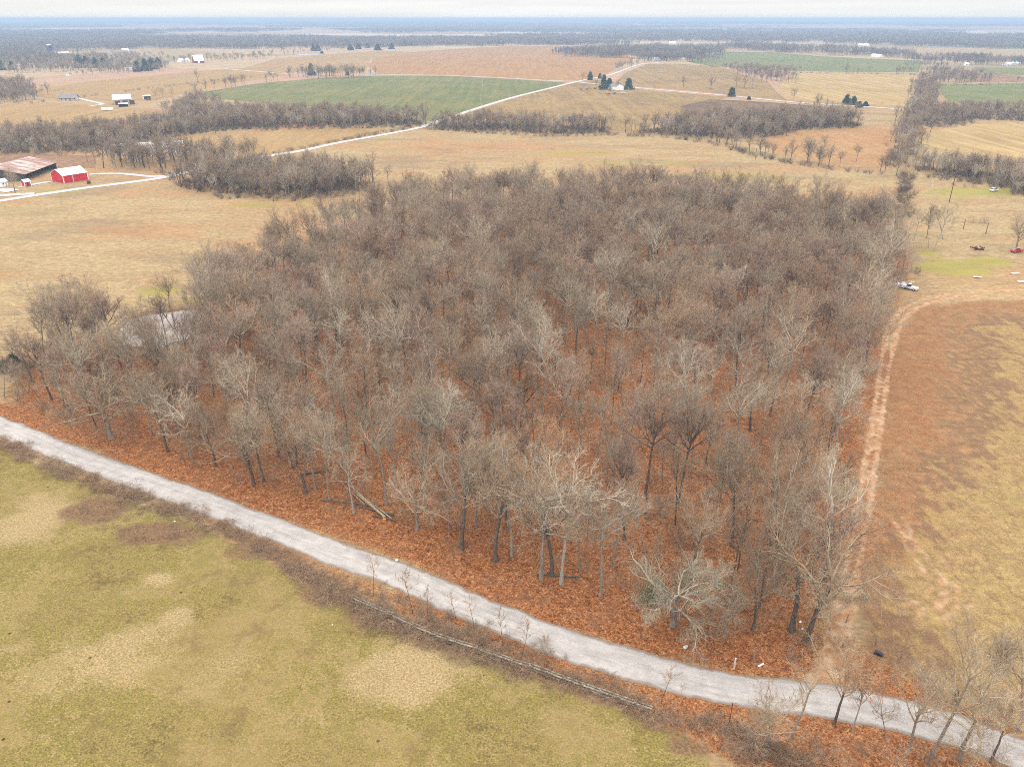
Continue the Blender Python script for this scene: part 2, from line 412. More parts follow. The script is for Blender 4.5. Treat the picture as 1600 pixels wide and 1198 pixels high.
for (px, py, rx, ry, k) in [(150,795,60,28,1.0),(240,832,75,22,1.0),(285,840,45,18,.7),(110,735,50,14,.6),(510,925,50,22,.8),(590,965,50,16,.8),(700,1005,60,14,.8),(820,1045,60,12,.7),(400,860,60,16,.7),(1050,1130,60,18,.9),(1075,1165,50,20,.8),(35,690,60,8,.7)]:
    cx, cyy = G(px, py); x1, _ = G(px+rx, py); _, y1 = G(px, py-ry)
    q = np.hypot((X-cx)/(x1-cx), (Y-cyy)/(y1-cyy))
    brown = np.maximum(brown, k*(1-sstep(.45, 1.2, q + wob*.8 + wob2*.5)))
brown = np.maximum(brown, (.45+.4*sstep(60,20,np.abs(X+5)))*(1-sstep(.5, 2.0, seg_dist(X, Y, fence_w) + wob*2)))
brown = np.maximum(brown, .55*(1-sstep(1.0, 5, np.abs(sd_wood+2)))*(Y > 150))
pd_ = sdf(X, Y, pond_w); brown = np.maximum(brown, .95*(1-sstep(.5, 3.0, np.abs(pd_+.8))))
setattr_('brown', brown)
green = np.zeros_like(X)
for (px, py, rx, ry, k) in [(1490,420,70,18,.9),(1545,408,45,10,.8),(1450,395,35,12,.6),(1530,300,90,10,.8),(1480,305,60,12,.5),(900,240,110,6,.55),(1000,255,140,8,.5),(1140,275,140,8,.5),(1340,285,120,10,.35),(400,320,60,6,.6),(480,318,30,5,.6),(80,300,60,6,.6),(575,298,9,4,1.0),(250,455,50,12,.7),(300,470,30,8,.6),(590,380,14,6,.8),(690,1000,40,10,.6),(800,1040,40,8,.6),(560,1010,60,14,.5)]:
    cx, cyy = G(px, py); x1, _ = G(px+rx, py); _, y1 = G(px, py-ry)
    q = np.hypot((X-cx)/(x1-cx), (Y-cyy)/(y1-cyy))
    green = np.maximum(green, k*(1-sstep(.3, 1.3, q + wob*.8)))
setattr_('green', green)
ta, tb = seg_dist(X, Y, spline(GP(TRK_A), 4)), seg_dist(X, Y, spline(GP(TRK_B), 4))
setattr_('rband', np.clip((np.minimum(ta, tb)-1)/42.0 + .42*sstep(160, 80, Y), 0, 1.2))
dirt = np.maximum(1-sstep(.25, 1.0, ta + wob*1.2 + wob2*.8), 1-sstep(.25, 1.0, tb + wob*1.2 + wob2*.8))
dirt = np.maximum(dirt, .45*(1-sstep(1.0, 4.0, seg_dist(X, Y, spline(GP([(1395,515),(1425,482),(1490,464),(1620,459)]), 4)) + wob*3)))
turn = seg_dist(X, Y, spline(GP(TURN), 4))
dirt = np.maximum(dirt, (1-sstep(1.5, 5, turn + wob*4))*(.40 + .30*np.sin(turn*4.2)))
ent = sdf(X, Y, GP([(1240,1082),(1258,1050),(1290,1010),(1312,975),(1345,985),(1350,1030),(1335,1080),(1345,1105)]))
dirt = np.maximum(dirt, .72*sstep(-3, 2, ent + wob*5))
dirt = np.maximum(dirt, .32*(1-sstep(0.6, 1.5, np.hypot((X-G(1430,925)[0])/8, (Y-G(1430,925)[1])/9) + wob)))
setattr_('dirt', dirt)

def ground_mat():
    t = NT('ground_of_fields', .95, .04)
    sp = t.n("ShaderNodeSeparateXYZ"); t.l(t.pos(), sp.inputs[0])
    # dry tan pasture
    big = t.noise(.011, 4, .6, stretch=(.7, 1, 1)); mid = t.noise(.07, 5, .6, stretch=(.45, 1, 1)); fine = t.noise(.55, 6, .75, stretch=(.6, 1, 1)); grit = t.noise(3.2, 3, .7)
    patch = t.math('ADD', t.math('MULTIPLY', big, .6), t.math('MULTIPLY', mid, .4))
    c = t.ramp(patch, [(.36, S(182,148,110)), (.43, S(210,166,120)), (.49, S(196,166,122)), (.55, S(208,179,132)), (.64, S(184,160,116))])
    c = t.var(c, fine, .76, 1.22); c = t.var(c, t.noise(1.6, 3, .7, stretch=(.5, 1, 1)), .78, 1.2)
    dr = t.noise(.03, 5, .65, stretch=(.5, 1, 1), rot=.2); c = t.mix(t.math('MULTIPLY', t.sstep(dr, .52, .62), .5), c, t.var(S(164,138,108), fine, .85, 1.15))
    c = t.mix(t.math('MULTIPLY', t.sstep(t.noise(.022, 5, .65, stretch=(.6, 1, 1), rot=-.2), .53, .62), .35), c, t.var(S(214,152,100), fine, .85, 1.15))
    # farther off: a patchwork of parcels
    far = t.math('MAXIMUM', t.sstep(sp.outputs[1], 620, 1200), 0.0)
    par = t.voro(.0021, 'Color', 'F1', stretch=(.62, 1, 1), rot=.25)
    pr = t.n("ShaderNodeSeparateColor"); t.l(par, pr.inputs[0])
    pc = t.ramp(pr.outputs[0], [(0, S(214,184,146)), (.22, S(200,172,132)), (.42, S(224,196,158)), (.60, S(184,164,128)), (.75, S(160,160,128)), (.84, S(212,172,140)), (.93, S(236,220,196))], 'CONSTANT')
    c = t.mix(far, c, t.var(pc, mid, .85, 1.15))
    # green flush
    g = t.sstep(t.math('ADD', t.attr('green'), t.math('MULTIPLY', t.math('SUBTRACT', fine, .5), .9)), .25, .75)
    c = t.mix(t.math('MULTIPLY', g, .8), c, t.ramp(mid, [(.35, S(178,168,84)), (.6, S(196,182,92)), (.75, S(150,156,74))]))
    # field beside the wood on the right: leaf brown, straw and yellow-green in drifts along the slope
    r1 = t.noise(.05, 5, .62); r2 = t.noise(.35, 4, .65, stretch=(1, .5, 1))
    rg = t.math('ADD', t.attr('rband'), t.math('ADD', t.math('MULTIPLY', t.math('SUBTRACT', r1, .5), .8), t.math('MULTIPLY', t.math('SUBTRACT', r2, .5), 1.3)))
    rc = t.ramp(rg, [(.0, S(190,142,98)), (.14, S(178,132,94)), (.26, S(192,148,104)), (.34, S(172,134,98)), (.46, S(160,126,96)), (.56, S(182,146,102)), (.68, S(200,166,112)), (.77, S(174,142,100)), (.88, S(200,170,112)), (1, S(180,150,104))])
    rc = t.var(rc, t.noise(4.2, 3, .8), .66, 1.3); rc = t.var(rc, fine, .8, 1.18)
    rc = t.mix(t.math('MULTIPLY', t.sstep(r2, .56, .64), .22), rc, S(204,176,100))
    rf = t.sstep(t.math('ADD', t.attr('rfield'), t.math('MULTIPLY', t.math('SUBTRACT', fine, .5), .7)), .3, .7)
    c = t.mix(rf, c, rc)
    # meadow in front
    m1 = t.noise(.09, 5, .6); m2 = t.noise(.6, 5, .68); m3 = t.noise(2.6, 5, .75)
    mg = t.math('ADD', t.math('ADD', t.math('MULTIPLY', m1, .5), t.math('MULTIPLY', m2, .3)), t.math('MULTIPLY', m3, .2))
    mc = t.ramp(mg, [(.36, S(122,108,62)), (.42, S(154,134,80)), (.46, S(172,148,92)), (.50, S(156,142,74)), (.54, S(184,158,104)), (.59, S(154,144,68)), (.66, S(130,130,50))])
    mc = t.var(mc, t.noise(4.2, 3, .8), .56, 1.42); mc = t.var(mc, t.noise(1.3, 4, .7), .84, 1.14)
    mc = t.mix(t.math('MULTIPLY', t.sstep(t.noise(1.9, 4, .7), .57, .68), .55), mc, S(150,150,60)); mc = t.mix(t.math('MULTIPLY', t.sstep(t.noise(1.5, 4, .7, stretch=(.7,1,1)), .58, .70), .5), mc, S(132,106,82))
    mz = t.noise(.045, 5, .65); mc = t.mix(t.math('MULTIPLY', t.sstep(mz, .46, .62), .55), mc, t.var(S(186,158,108), t.noise(5.0, 3, .75), .7, 1.25))
    mc = t.mix(t.math('MULTIPLY', t.sstep(t.noise(.16, 5, .7), .53, .66), .5), mc, t.var(S(140,116,76), t.noise(5.0, 3, .75), .7, 1.25))
    bf = t.sstep(t.math('ADD', t.attr('bare'), t.math('ADD', t.math('MULTIPLY', t.math('SUBTRACT', m2, .5), .9), t.math('MULTIPLY', t.math('SUBTRACT', m3, .5), .7))), .05, .95)
    bc = t.var(t.ramp(m3, [(.40, S(192,163,114)), (.6, S(220,193,146))]), t.noise(4.2, 3, .8), .62, 1.34)
    mc = t.mix(t.math('MULTIPLY', bf, .84), mc, bc)
    dung = t.math('MULTIPLY', t.sstep(t.voro(.33, 'Distance'), .085, .05), t.sstep(m1, .50, .6))
    mc = t.mix(t.math('MULTIPLY', dung, .85), mc, S(74,52,36))
    mf = t.sstep(t.math('ADD', t.attr('meadow'), t.math('MULTIPLY', t.math('SUBTRACT', m2, .5), .6)), .35, .65)
    c = t.mix(mf, c, mc)
    # dead weeds
    wf = t.sstep(t.math('ADD', t.attr('brown'), t.math('ADD', t.math('MULTIPLY', t.math('SUBTRACT', m2, .5), 1.0), t.math('MULTIPLY', t.math('SUBTRACT', m3, .5), .7))), .32, .85)
    wc = t.var(t.ramp(m3, [(.38, S(124,92,70)), (.52, S(156,122,92)), (.64, S(180,150,114))]), t.noise(6.5, 3, .75), .75, 1.2)
    c = t.mix(t.math('MULTIPLY', wf, .92), c, wc)
    # fallen oak leaves
    v1 = t.n("ShaderNodeSeparateColor"); t.l(t.voro(6.5, 'Color'), v1.inputs[0])
    v2 = t.n("ShaderNodeSeparateColor"); t.l(t.voro(3.0, 'Color'), v2.inputs[0])
    l1 = t.noise(.25, 5, .62); lv = t.math('ADD', t.math('MULTIPLY', v1.outputs[0], .5), t.math('MULTIPLY', v2.outputs[1], .25))
    lv = t.math('ADD', lv, t.math('MULTIPLY', l1, .5))
    lc = t.ramp(lv, [(.22, S(92,56,34)), (.38, S(146,90,54)), (.52, S(178,111,66)), (.68, S(198,128,79)), (.84, S(220,157,106)), (.97, S(234,190,146))])
    lc = t.var(lc, t.noise(.9, 4, .65), .76, 1.18)
    lc = t.mix(t.math('MULTIPLY', t.sstep(l1, .52, .62), .5), lc, S(150,104,74))
    lf = t.sstep(t.math('ADD', t.attr('leaf'), t.math('ADD', t.math('MULTIPLY', t.math('SUBTRACT', m2, .5), 1.0), t.math('MULTIPLY', t.math('SUBTRACT', v1.outputs[1], .5), .5))), .3, .72)
    c = t.mix(lf, c, lc)
    # bare wheel tracks
    dc = t.var(t.ramp(m2, [(.38, S(206,148,100)), (.50, S(228,178,134)), (.64, S(242,210,174))]), t.noise(6.5, 3, .75), .86, 1.1)
    df = t.sstep(t.math('ADD', t.attr('dirt'), t.math('ADD', t.math('MULTIPLY', t.math('SUBTRACT', m2, .5), .7), t.math('MULTIPLY', t.math('SUBTRACT', m3, .5), .5))), .28, .9)
    c = t.mix(t.math('MULTIPLY', df, 1.0), c, dc)
    return t.out(c, t.math('ADD', m2, t.math('MULTIPLY', grit, .35)), .25, .35)
link('ground', gme, ground_mat())['kind'] = 'structure'

# ------------------------------------------------------------------ roads
def strip_mesh(name, line, widths, z, rows, mat, jit=.25, seed=3):
    line = np.asarray(line); n = len(line)
    tg = np.gradient(line, axis=0); tg /= np.linalg.norm(tg, axis=1)[:, None]
    nr = np.stack([-tg[:, 1], tg[:, 0]], 1)
    u = np.linspace(-1, 1, rows); V = np.zeros((n, rows, 3)); E = np.zeros((n, rows))
    s = np.concatenate([[0], np.cumsum(np.linalg.norm(np.diff(line, axis=0), axis=1))])
    jl = (fbm(s/3.5, s*0+1, seed, 4)-.5)*2*jit; jr = (fbm(s/3.5, s*0+9, seed+5, 4)-.5)*2*jit
    for k in range(rows):
        w = widths/2 + np.where(u[k] > 0, jl, jr)
        V[:, k, :2] = line + nr*(u[k]*w)[:, None]; V[:, k, 2] = z + .06*(1-u[k]**2) + terrain(V[:, k, 0], V[:, k, 1]); E[:, k] = abs(u[k])
    a = (np.arange(n-1)[:, None]*rows + np.arange(rows-1)[None]).ravel()
    me = new_mesh(name, V.reshape(-1, 3), np.stack([a, a+rows, a+rows+1, a+1], 1)[:, ::-1])
    at = me.attributes.new('edge', 'FLOAT', 'POINT'); at.data.foreach_set('value', E.astype(np.float32).ravel())
    su = me.attributes.new('along', 'FLOAT', 'POINT'); su.data.foreach_set('value', np.repeat(s, rows).astype(np.float32))
    sv = me.attributes.new('across', 'FLOAT', 'POINT'); sv.data.foreach_set('value', np.tile(u, n).astype(np.float32))
    o = link(name, me, mat); o['kind'] = 'structure'; return o
def road_mat(name, base, edge, leafc, rut=.9):
    t = NT(name, .95, .08)
    comb = t.n("ShaderNodeCombineXYZ"); t.put(comb.inputs[0], t.math('MULTIPLY', t.attr('along'), .12)); t.put(comb.inputs[1], t.math('MULTIPLY', t.attr('across'), 3.2))
    lane = t.noise(1.0, 5, .6, vec=comb.outputs[0]); p = t.noise(.5, 5, .65); g = t.noise(9, 3, .8)
    c = t.ramp(lane, [(.32, tuple(q*.78 for q in base[:3])+(1,)), (.5, base), (.68, tuple(min(1, q*1.12) for q in base[:3])+(1,))])
    c = t.var(c, p, .86, 1.1); c = t.var(c, g, .86, 1.13)
    e = t.math('ADD', t.attr('edge'), t.math('ADD', t.math('MULTIPLY', t.math('SUBTRACT', p, .5), .55), t.math('MULTIPLY', t.math('SUBTRACT', g, .5), .25)))
    c = t.mix(t.math('MULTIPLY', t.sstep(e, .76, .93), .85), c, edge)
    c = t.mix(t.sstep(e, .95, 1.06), c, leafc)
    return t.out(c, g, .05, .4)
M['gravel'] = road_mat('pale_gravel_road', S(230,221,213), S(168,150,134), S(176,116,78))
M['gravel_far'] = road_mat('pale_gravel_lane', S(240,234,228), S(214,202,188), S(206,182,142))
rl = spline(GP(ROAD), 26)
strip_mesh('road', rl, np.full(len(rl), 5.5), .012, 15, M['gravel'], .45)
def lane(px, w, z=.05, jit=.3):
    l = spline(GP(px), 8); strip_mesh('lane', l, np.full(len(l), w), z, 7, M['gravel_far'], jit)
lane([(-60,324),(0,314),(70,303),(140,293),(240,280),(300,268),(400,247),(470,236),(530,223),(640,203),(672,194),(735,173),(800,153),(860,138),(905,127),(935,121),(960,115),(1000,101),(1030,98)], 6.0, .08)
lane([(905,129),(1000,138),(1080,145),(1140,150),(1240,160),(1350,167),(1420,172),(1480,177),(1600,184),(1750,192)], 6.0, .12)
lane([(898,128),(850,126),(800,123),(700,118.5),(600,117),(560,117.5),(520,118),(445,115.5),(400,112),(350,108)], 6.0, .16)
lane([(280,273),(240,276),(200,272.5),(170,271.5),(140,272.5)], 4.5, .10)
lane([(-40,310),(0,306),(30,304),(54,302.5)], 6, .11)
lane([(-30,302),(0,297),(22,299)], 8, .13)
lane([(30,293),(60,287),(80,284)], 4, .10)
lane([(118,153),(140,158),(160,163),(140,166)], 5, .10)
lane([(955,141),(968,138),(985,137)], 4, .10)

# ------------------------------------------------------------------ fields in the middle distance (sheets)
def field(px, mat, z, jit=2.0, seed=1):
    p = GP(px); out = []
    for a, b in zip(p, np.roll(p, -1, 0)):
        n = max(2, min(24, int(np.linalg.norm(b-a)/14)))
        for k in range(n): out.append(a+(b-a)*k/n)
    o = np.array(out); sc = 1.0
    o = o + np.stack([(fbm(o[:, 0]/25, o[:, 1]/25, seed)-.5)*jit*2, (fbm(o[:, 0]/25, o[:, 1]/25, seed+7)-.5)*jit*2], 1)
    me = bpy.data.meshes.new('field'); me.from_pydata([(x, y, z) for x, y in o], [], [tuple(range(len(o)))]); me.update()
    if me.polygons[0].normal.z < 0: me.flip_normals()
    f = link('field', me, mat); f['kind'] = 'structure'; return f
M['f_green'] = field_mat('winter_wheat', [S(116,126,74), S(132,136,80), S(148,142,86), S(154,140,90)], .35, .3, .10, .10)
M['f_green2'] = field_mat('winter_wheat_far', [S(122,134,80), S(136,142,86), S(150,148,94), S(130,136,82)], .35, .2, .06, .08)
M['f_red'] = field_mat('reddish_stubble', [S(182,136,82), S(196,148,94), S(200,154,102), S(182,140,90)], .3, 1.2, .08, .10)
M['f_straw'] = field_mat('striped_straw', [S(192,160,106), S(204,172,116), S(214,182,126), S(190,156,102)], .3, .15, .14, .08)
M['f_tan'] = field_mat('tan_pasture', [S(176,142,92), S(194,158,104), S(200,164,112), S(176,148,98)], .4, .8, .07, .14)
M['f_brown'] = field_mat('weedy_brown_field', [S(116,92,74), S(134,108,84), S(150,122,92), S(132,106,84)], .3, .6, .05, .2)
M['f_dull'] = field_mat('grey_tan_pasture', [S(150,124,84), S(172,142,96), S(188,154,102), S(164,138,90)], .35, 1.0, .1, .2)
M['f_orange'] = field_mat('orange_sedge_field', [S(184,142,92), S(200,152,102), S(206,162,112), S(188,152,100)], .35, .5, .05, .15)
M['f_brush'] = field_mat('rough_dead_weeds', [S(150,116,92), S(172,134,104), S(186,148,112), S(160,128,98)], .5, .2, .05, .25)
F = [
 ([(318,144),(400,131),(500,122),(600,118.5),(700,119),(800,124),(885,129.5),(800,154),(735,173),(680,191),(662,188),(640,182),(500,168),(400,160),(325,153)], 'f_green', .03),
 ([(585,91),(640,82),(720,76),(800,72),(890,73),(960,80),(992,92),(962,108),(945,118),(905,126),(850,125),(800,122),(700,117.5),(590,116),(575,104)], 'f_red', .03),
 ([(1012,100),(1060,100),(1120,104),(1160,116),(1200,128),(1215,145),(1230,157),(1140,148),(1080,142),(1000,136),(962,131),(975,115)], 'f_dull', .03),
 ([(880,132),(945,124),(1000,140),(1140,152),(1100,162),(1030,192),(1000,206),(900,202),(800,196),(700,190),(745,172),(830,146)], 'f_dull', .025),
 ([(1065,166),(1110,155),(1200,160),(1290,167),(1330,178),(1300,195),(1180,205),(1060,202)], 'f_brown', .04),
 ([(1218,133),(1240,114),(1330,115),(1436,117),(1430,140),(1422,167),(1360,163),(1262,158),(1228,150)], 'f_straw', .03),
 ([(1075,97),(1100,88),(1130,81),(1200,82),(1280,88),(1360,92),(1440,95),(1436,113),(1330,113),(1235,111),(1160,106),(1110,104)], 'f_green2', .03),
 ([(1464,133),(1530,131),(1600,131),(1760,133),(1780,172),(1600,171),(1540,166),(1480,158)], 'f_green2', .03),
 ([(1432,215),(1460,204),(1520,195),(1600,189),(1760,188),(1780,260),(1600,250),(1520,240),(1445,230)], 'f_straw', .03),
 ([(1185,212),(1250,203),(1340,198),(1400,203),(1390,262),(1300,254),(1210,240)], 'f_orange', .03),
 ([(370,110),(430,92),(500,86),(585,80),(640,81),(580,92),(570,115),(440,113)], 'f_tan', .03),
 ([(42,140),(120,130),(300,112),(430,104),(445,117),(300,143),(240,158),(130,158),(60,152)], 'f_tan', .028),
 ([(205,228),(260,212),(400,205),(520,200),(604,199),(560,214),(480,232),(395,245),(370,244),(300,235)], 'f_tan', .03),
 ([(0,164),(60,160),(120,162),(230,172),(245,185),(200,194),(100,200),(0,196)], 'f_tan', .03),
 ([(0,238),(60,240),(150,244),(150,262),(95,264),(0,264)], 'f_brush', .03),
 ([(1540,106),(1600,106),(1640,112),(1600,118),(1530,115)], 'f_green2', .03),
 ([(1440,118),(1530,113),(1600,120),(1640,126),(1600,129),(1534,129),(1500,122),(1470,118)], 'f_brush', .026),
]
for k, (p, m, z) in enumerate(F): field(p, M[m], z, 1.6 if m != 'f_straw' else .8, k+1)

# pond
t = NT('milky_pond_water', .18, .5); t.b.inputs['IOR'].default_value = 1.33
n = t.noise(.35, 3, .5, stretch=(1, .4, 1))
M['water'] = t.out(t.ramp(t.noise(.10, 4, .6), [(.38, S(182,166,152)), (.52, S(212,196,182)), (.64, S(166,152,140))]), n, .02, .15)
me = bpy.data.meshes.new('pond'); me.from_pydata([(x, y, .05) for x, y in pond_w], [], [tuple(range(len(pond_w)))]); me.update()
if me.polygons[0].normal.z < 0: me.flip_normals()
link('pond', me, M['water'])['kind'] = 'structure'

# ------------------------------------------------------------------ bare trees
def unit(v): return v/np.maximum(np.linalg.norm(v, axis=-1, keepdims=True), 1e-9)
def grow(rng, P, D, L, k, wob, up):
    pts = [P]; d = D
    for i in range(k):
        d = d + rng.normal(0, wob, d.shape); d[:, 2] += up; d = unit(d)
        P = P + d*(L/k)[:, None]; pts.append(P)
    return np.stack(pts, 1)
def spawn(rng, pts, L, r, n, t0, t1, amin, amax, ratio, rr, shrink=.55):
    N, K = pts.shape[0], pts.shape[1]-1
    t = t0 + (t1-t0)*(np.arange(n)[None]+rng.uniform(.1, .9, (N, n)))/n
    q = np.minimum((t*K).astype(int), K-1); f = t*K-q
    I = np.repeat(np.arange(N), n).reshape(N, n)
    a, b = pts[I, q], pts[I, q+1]
    P = (a + (b-a)*f[..., None]).reshape(-1, 3); d = unit(b-a).reshape(-1, 3)
    h = unit(np.cross(d, rng.normal(size=d.shape)))
    ang = rng.uniform(amin, amax, len(d))[:, None]
    D = unit(d*np.cos(ang) + h*np.sin(ang))
    Lc = (np.repeat(L, n)*ratio*(1-shrink*t.ravel())*rng.uniform(.7, 1.25, len(d)))
    rc = (r[I, q]*(1-f)+r[I, q+1]*f).ravel()*rr
    return P, D, Lc, rc
def taper(r0, r1f, K): return r0[:, None]*np.linspace(1, r1f, K+1)[None]
class Tubes:
    def __init__(s): s.V, s.F4, s.n = [], [], 0
    def add(s, pts, rad, sides):
        N, K1 = pts.shape[:2]
        d = unit(pts[:, -1]-pts[:, 0]); ref = np.where(np.abs(d[:, 2:3]) < .85, [[0, 0, 1.]], [[1., 0, 0]])
        a = unit(np.cross(d, ref)); b = np.cross(d, a)
        th = 2*np.pi*np.arange(sides)/sides
        off = a[:, None, None]*np.cos(th)[None, None, :, None] + b[:, None, None]*np.sin(th)[None, None, :, None]
        V = pts[:, :, None] + off*rad[:, :, None, None]
        idx = s.n + np.arange(N*K1*sides).reshape(N, K1, sides); nx_ = np.roll(idx, -1, 2)
        s.F4.append(np.stack([idx[:, :-1], nx_[:, :-1], nx_[:, 1:], idx[:, 1:]], -1).reshape(-1, 4))
        s.V.append(V.reshape(-1, 3)); s.n += N*K1*sides
    def mesh(s, name): return new_mesh(name, np.concatenate(s.V), np.concatenate(s.F4))

def bare_tree(seed, H=16, r0=.23, fork=.55, low=.38, nl=9, el=(30, 62), ll=.42, dens=(8, 7, 6), tw=1.0, wob=.16, lean=.05, up=.10, hi=False, twr=.0105, snag=0):
    """trunk mesh and crown mesh of a leafless broadleaf tree, base at the origin"""
    rng = np.random.default_rng(seed)
    tr, cr_ = Tubes(), Tubes()
    top = H*fork
    P = np.zeros((1, 3)); D = np.array([[rng.normal(0, lean), rng.normal(0, lean), 1.]])
    K0 = 8
    tp = grow(rng, P, unit(D), np.array([top*1.03]), K0, .045, .05)
    rad = taper(np.array([r0]), .52, K0); rad[0, 0] *= 1.55; rad[0, 1] *= 1.05
    tp[0, 0, 2] = -.25
    tr.add(tp, rad, 9)
    # limbs, leader included
    t = np.sort(np.concatenate([rng.uniform(low/fork, 1.0, nl-3), [.985, .99, .995]])); t = np.clip(t, .2, .995)
    q = np.minimum((t*K0).astype(int), K0-1); f = (t*K0-q)[:, None]
    LP = tp[0, q]*(1-f)+tp[0, q+1]*f
    az = np.arange(nl)*2.399 + rng.uniform(0, 6.28) + rng.normal(0, .3, nl)
    ev = np.radians(rng.uniform(el[0], el[1], nl) + (t > .97)*rng.uniform(8, 20, nl))
    LD = np.stack([np.cos(az)*np.cos(ev), np.sin(az)*np.cos(ev), np.sin(ev)], 1)
    LL = H*ll*rng.uniform(.72, 1.15, nl)*(1.05-.25*np.abs(t-.8))
    lr = r0*.52*rng.uniform(.62, .95, nl)
    lp = grow(rng, LP, LD, LL, 7, wob, up); lrad = taper(lr, .27, 7)
    cr_.add(lp, lrad, 6 if hi else 5)
    P, D, L, r = spawn(rng, lp, LL, lrad, dens[0], .16, 1.0, .45, .95, .58, .62)
    bp = grow(rng, P, D, L, 5, wob*1.15, up*.9); br = taper(np.maximum(r, .026), .34, 5)
    cr_.add(bp, br, 4); n_limb = sum(len(q) for q in cr_.F4)
    P, D, L, r = spawn(rng, bp, L, br, dens[1], .15, 1.0, .4, .95, .60, .68)
    sp_ = grow(rng, P, D, L, 3, wob*1.1, up*.9); sr = taper(np.maximum(r, .0135*tw), .5, 3)
    cr_.add(sp_, sr, 3)
    P, D, L, r = spawn(rng, sp_, L, sr, dens[2], .1, 1.0, .35, .9, .78, .7, .35)
    tp_ = grow(rng, P, D, np.maximum(L, .45), 2, wob*.9, up*.7); r = np.full(len(P), twr*tw)
    cr_.add(tp_, taper(r, .3, 2), 3)
    # fine ends
    cm_ = cr_.mesh('crown'); mi = np.ones(len(cm_.polygons), np.int32); mi[:n_limb] = 0; cm_.polygons.foreach_set('material_index', mi)
    return tr.mesh('trunk'), cm_

def shrub_mesh(seed, H=2.2, stems=16, spread=.9, dens=(5, 5), r=.016, arch=-.02, base=.35):
    rng = np.random.default_rng(seed); c = Tubes()
    a = rng.uniform(0, 6.283, stems); q = rng.uniform(0, base, stems)
    P = np.stack([q*np.cos(a), q*np.sin(a), np.full(stems, -.05)], 1)
    s = rng.uniform(.15, spread, stems); b = a + rng.normal(0, .5, stems)
    D = unit(np.stack([s*np.cos(b), s*np.sin(b), np.ones(stems)], 1))
    L = H*rng.uniform(.6, 1.1, stems)
    p = grow(rng, P, D, L, 5, .13, arch); rd = taper(np.full(stems, r), .35, 5); c.add(p, rd, 4)
    P, D, L, rr = spawn(rng, p, L, rd, dens[0], .25, 1, .4, 1.0, .55, .65)
    p = grow(rng, P, D, L, 3, .16, arch); rd = taper(np.maximum(rr, .007), .4, 3); c.add(p, rd, 3)
    P, D, L, rr = spawn(rng, p, L, rd, dens[1], .1, 1, .4, 1.0, .75, .7, .3)
    p = grow(rng, P, D, L, 2, .15, arch); c.add(p, taper(np.full(len(P), .0075), .35, 2), 3)
    return c.mesh('shrub')

def leaf_cloud(rng, C, size, n_per, rad):
    """small leaf-sized triangles around centres C"""
    N = len(C)*n_per
    c = np.repeat(C, n_per, 0) + rng.normal(0, 1, (N, 3))*rad
    a, b = unit(rng.normal(size=(N, 3))), unit(rng.normal(size=(N, 3)))
    sz = size*rng.uniform(.6, 1.3, N)[:, None]
    V = np.stack([c-a*sz*.5-b*sz*.3, c+a*sz*.5-b*sz*.3, c+b*sz*.6], 1).reshape(-1, 3)
    return V, np.arange(N*3).reshape(-1, 3)
def conifer_mesh(seed, H=8, Rb=2.2, layers=16, size=.38, per=16, belly=1.0):
    rng = np.random.default_rng(seed); C = []
    for k in range(layers*9):
        t = rng.uniform(.04, 1)**1.0; r = Rb*(1-t)**.75*(.55+.45*rng.uniform())**.6*(1+.25*math.sin(9*t+seed)); a = rng.uniform(0, 6.283)
        C.append((r*math.cos(a), r*math.sin(a), H*t - .12*r))
    V, Fc = leaf_cloud(rng, np.array(C), size, per, .28*Rb/2.2+.08)
    return new_mesh('crown', V, Fc)
def cone_trunk(H, r):
    tb = Tubes(); tb.add(np.array([[[0,0,-.2],[0,0,H*.4],[0,0,H*.92]]], float), np.array([[r, r*.7, .02]]), 7); return tb.mesh('trunk')

# variants: (look, crown material, trunk material, parameters)
LOOKS = [
 ('grey',  'twig_grey',  'trunk_dark', dict(fork=.55, low=.36, nl=10, el=(24,60), ll=.46)),
 ('grey',  'twig_grey',  'trunk_grey', dict(fork=.60, low=.42, nl=9, el=(30,66), ll=.42, r0=.20)),
 ('brown', 'twig_brown', 'trunk_dark', dict(fork=.38, low=.30, nl=8, el=(40,70), ll=.58, r0=.25)),
 ('brown', 'twig_brown', 'trunk_dark', dict(fork=.50, low=.34, nl=10, el=(18,54), ll=.50, r0=.27)),
 ('mauve', 'twig_mauve', 'trunk_dark', dict(fork=.62, low=.46, nl=11, el=(30,68), ll=.38)),
 ('mauve', 'twig_mauve', 'trunk_grey', dict(fork=.46, low=.34, nl=9, el=(34,66), ll=.50, r0=.21)),
 ('pale',  'twig_pale',  'trunk_grey', dict(fork=.58, low=.36, nl=9, el=(22,58), ll=.40, dens=(8,6,5), wob=.24)),
 ('pale',  'twig_pale',  'trunk_pale', dict(fork=.62, low=.40, nl=8, el=(25,60), ll=.38, dens=(7,6,5), wob=.24, r0=.19)),
 ('slim',  'twig_grey',  'trunk_grey', dict(fork=.70, low=.44, nl=11, el=(30,62), ll=.29, r0=.16, dens=(7,5,5))),
 ('slim',  'twig_brown', 'trunk_dark', dict(fork=.68, low=.40, nl=11, el=(28,60), ll=.29, r0=.15, dens=(7,5,5))),
]
HV = 16.0
LIMB = ['limb_grey','limb_pale','limb_dark','limb_grey','limb_dark','limb_pale','limb_pale','limb_pale','limb_grey','limb_dark']
VAR = []
for k, (look, cm, tm, kw) in enumerate(LOOKS):
    a, b = bare_tree(100+k, HV, **kw)
    a.materials.append(M[tm]); b.materials.append(M[LIMB[k]]); b.materials.append(M[cm]); smooth(a)
    VAR.append((look, a, b))
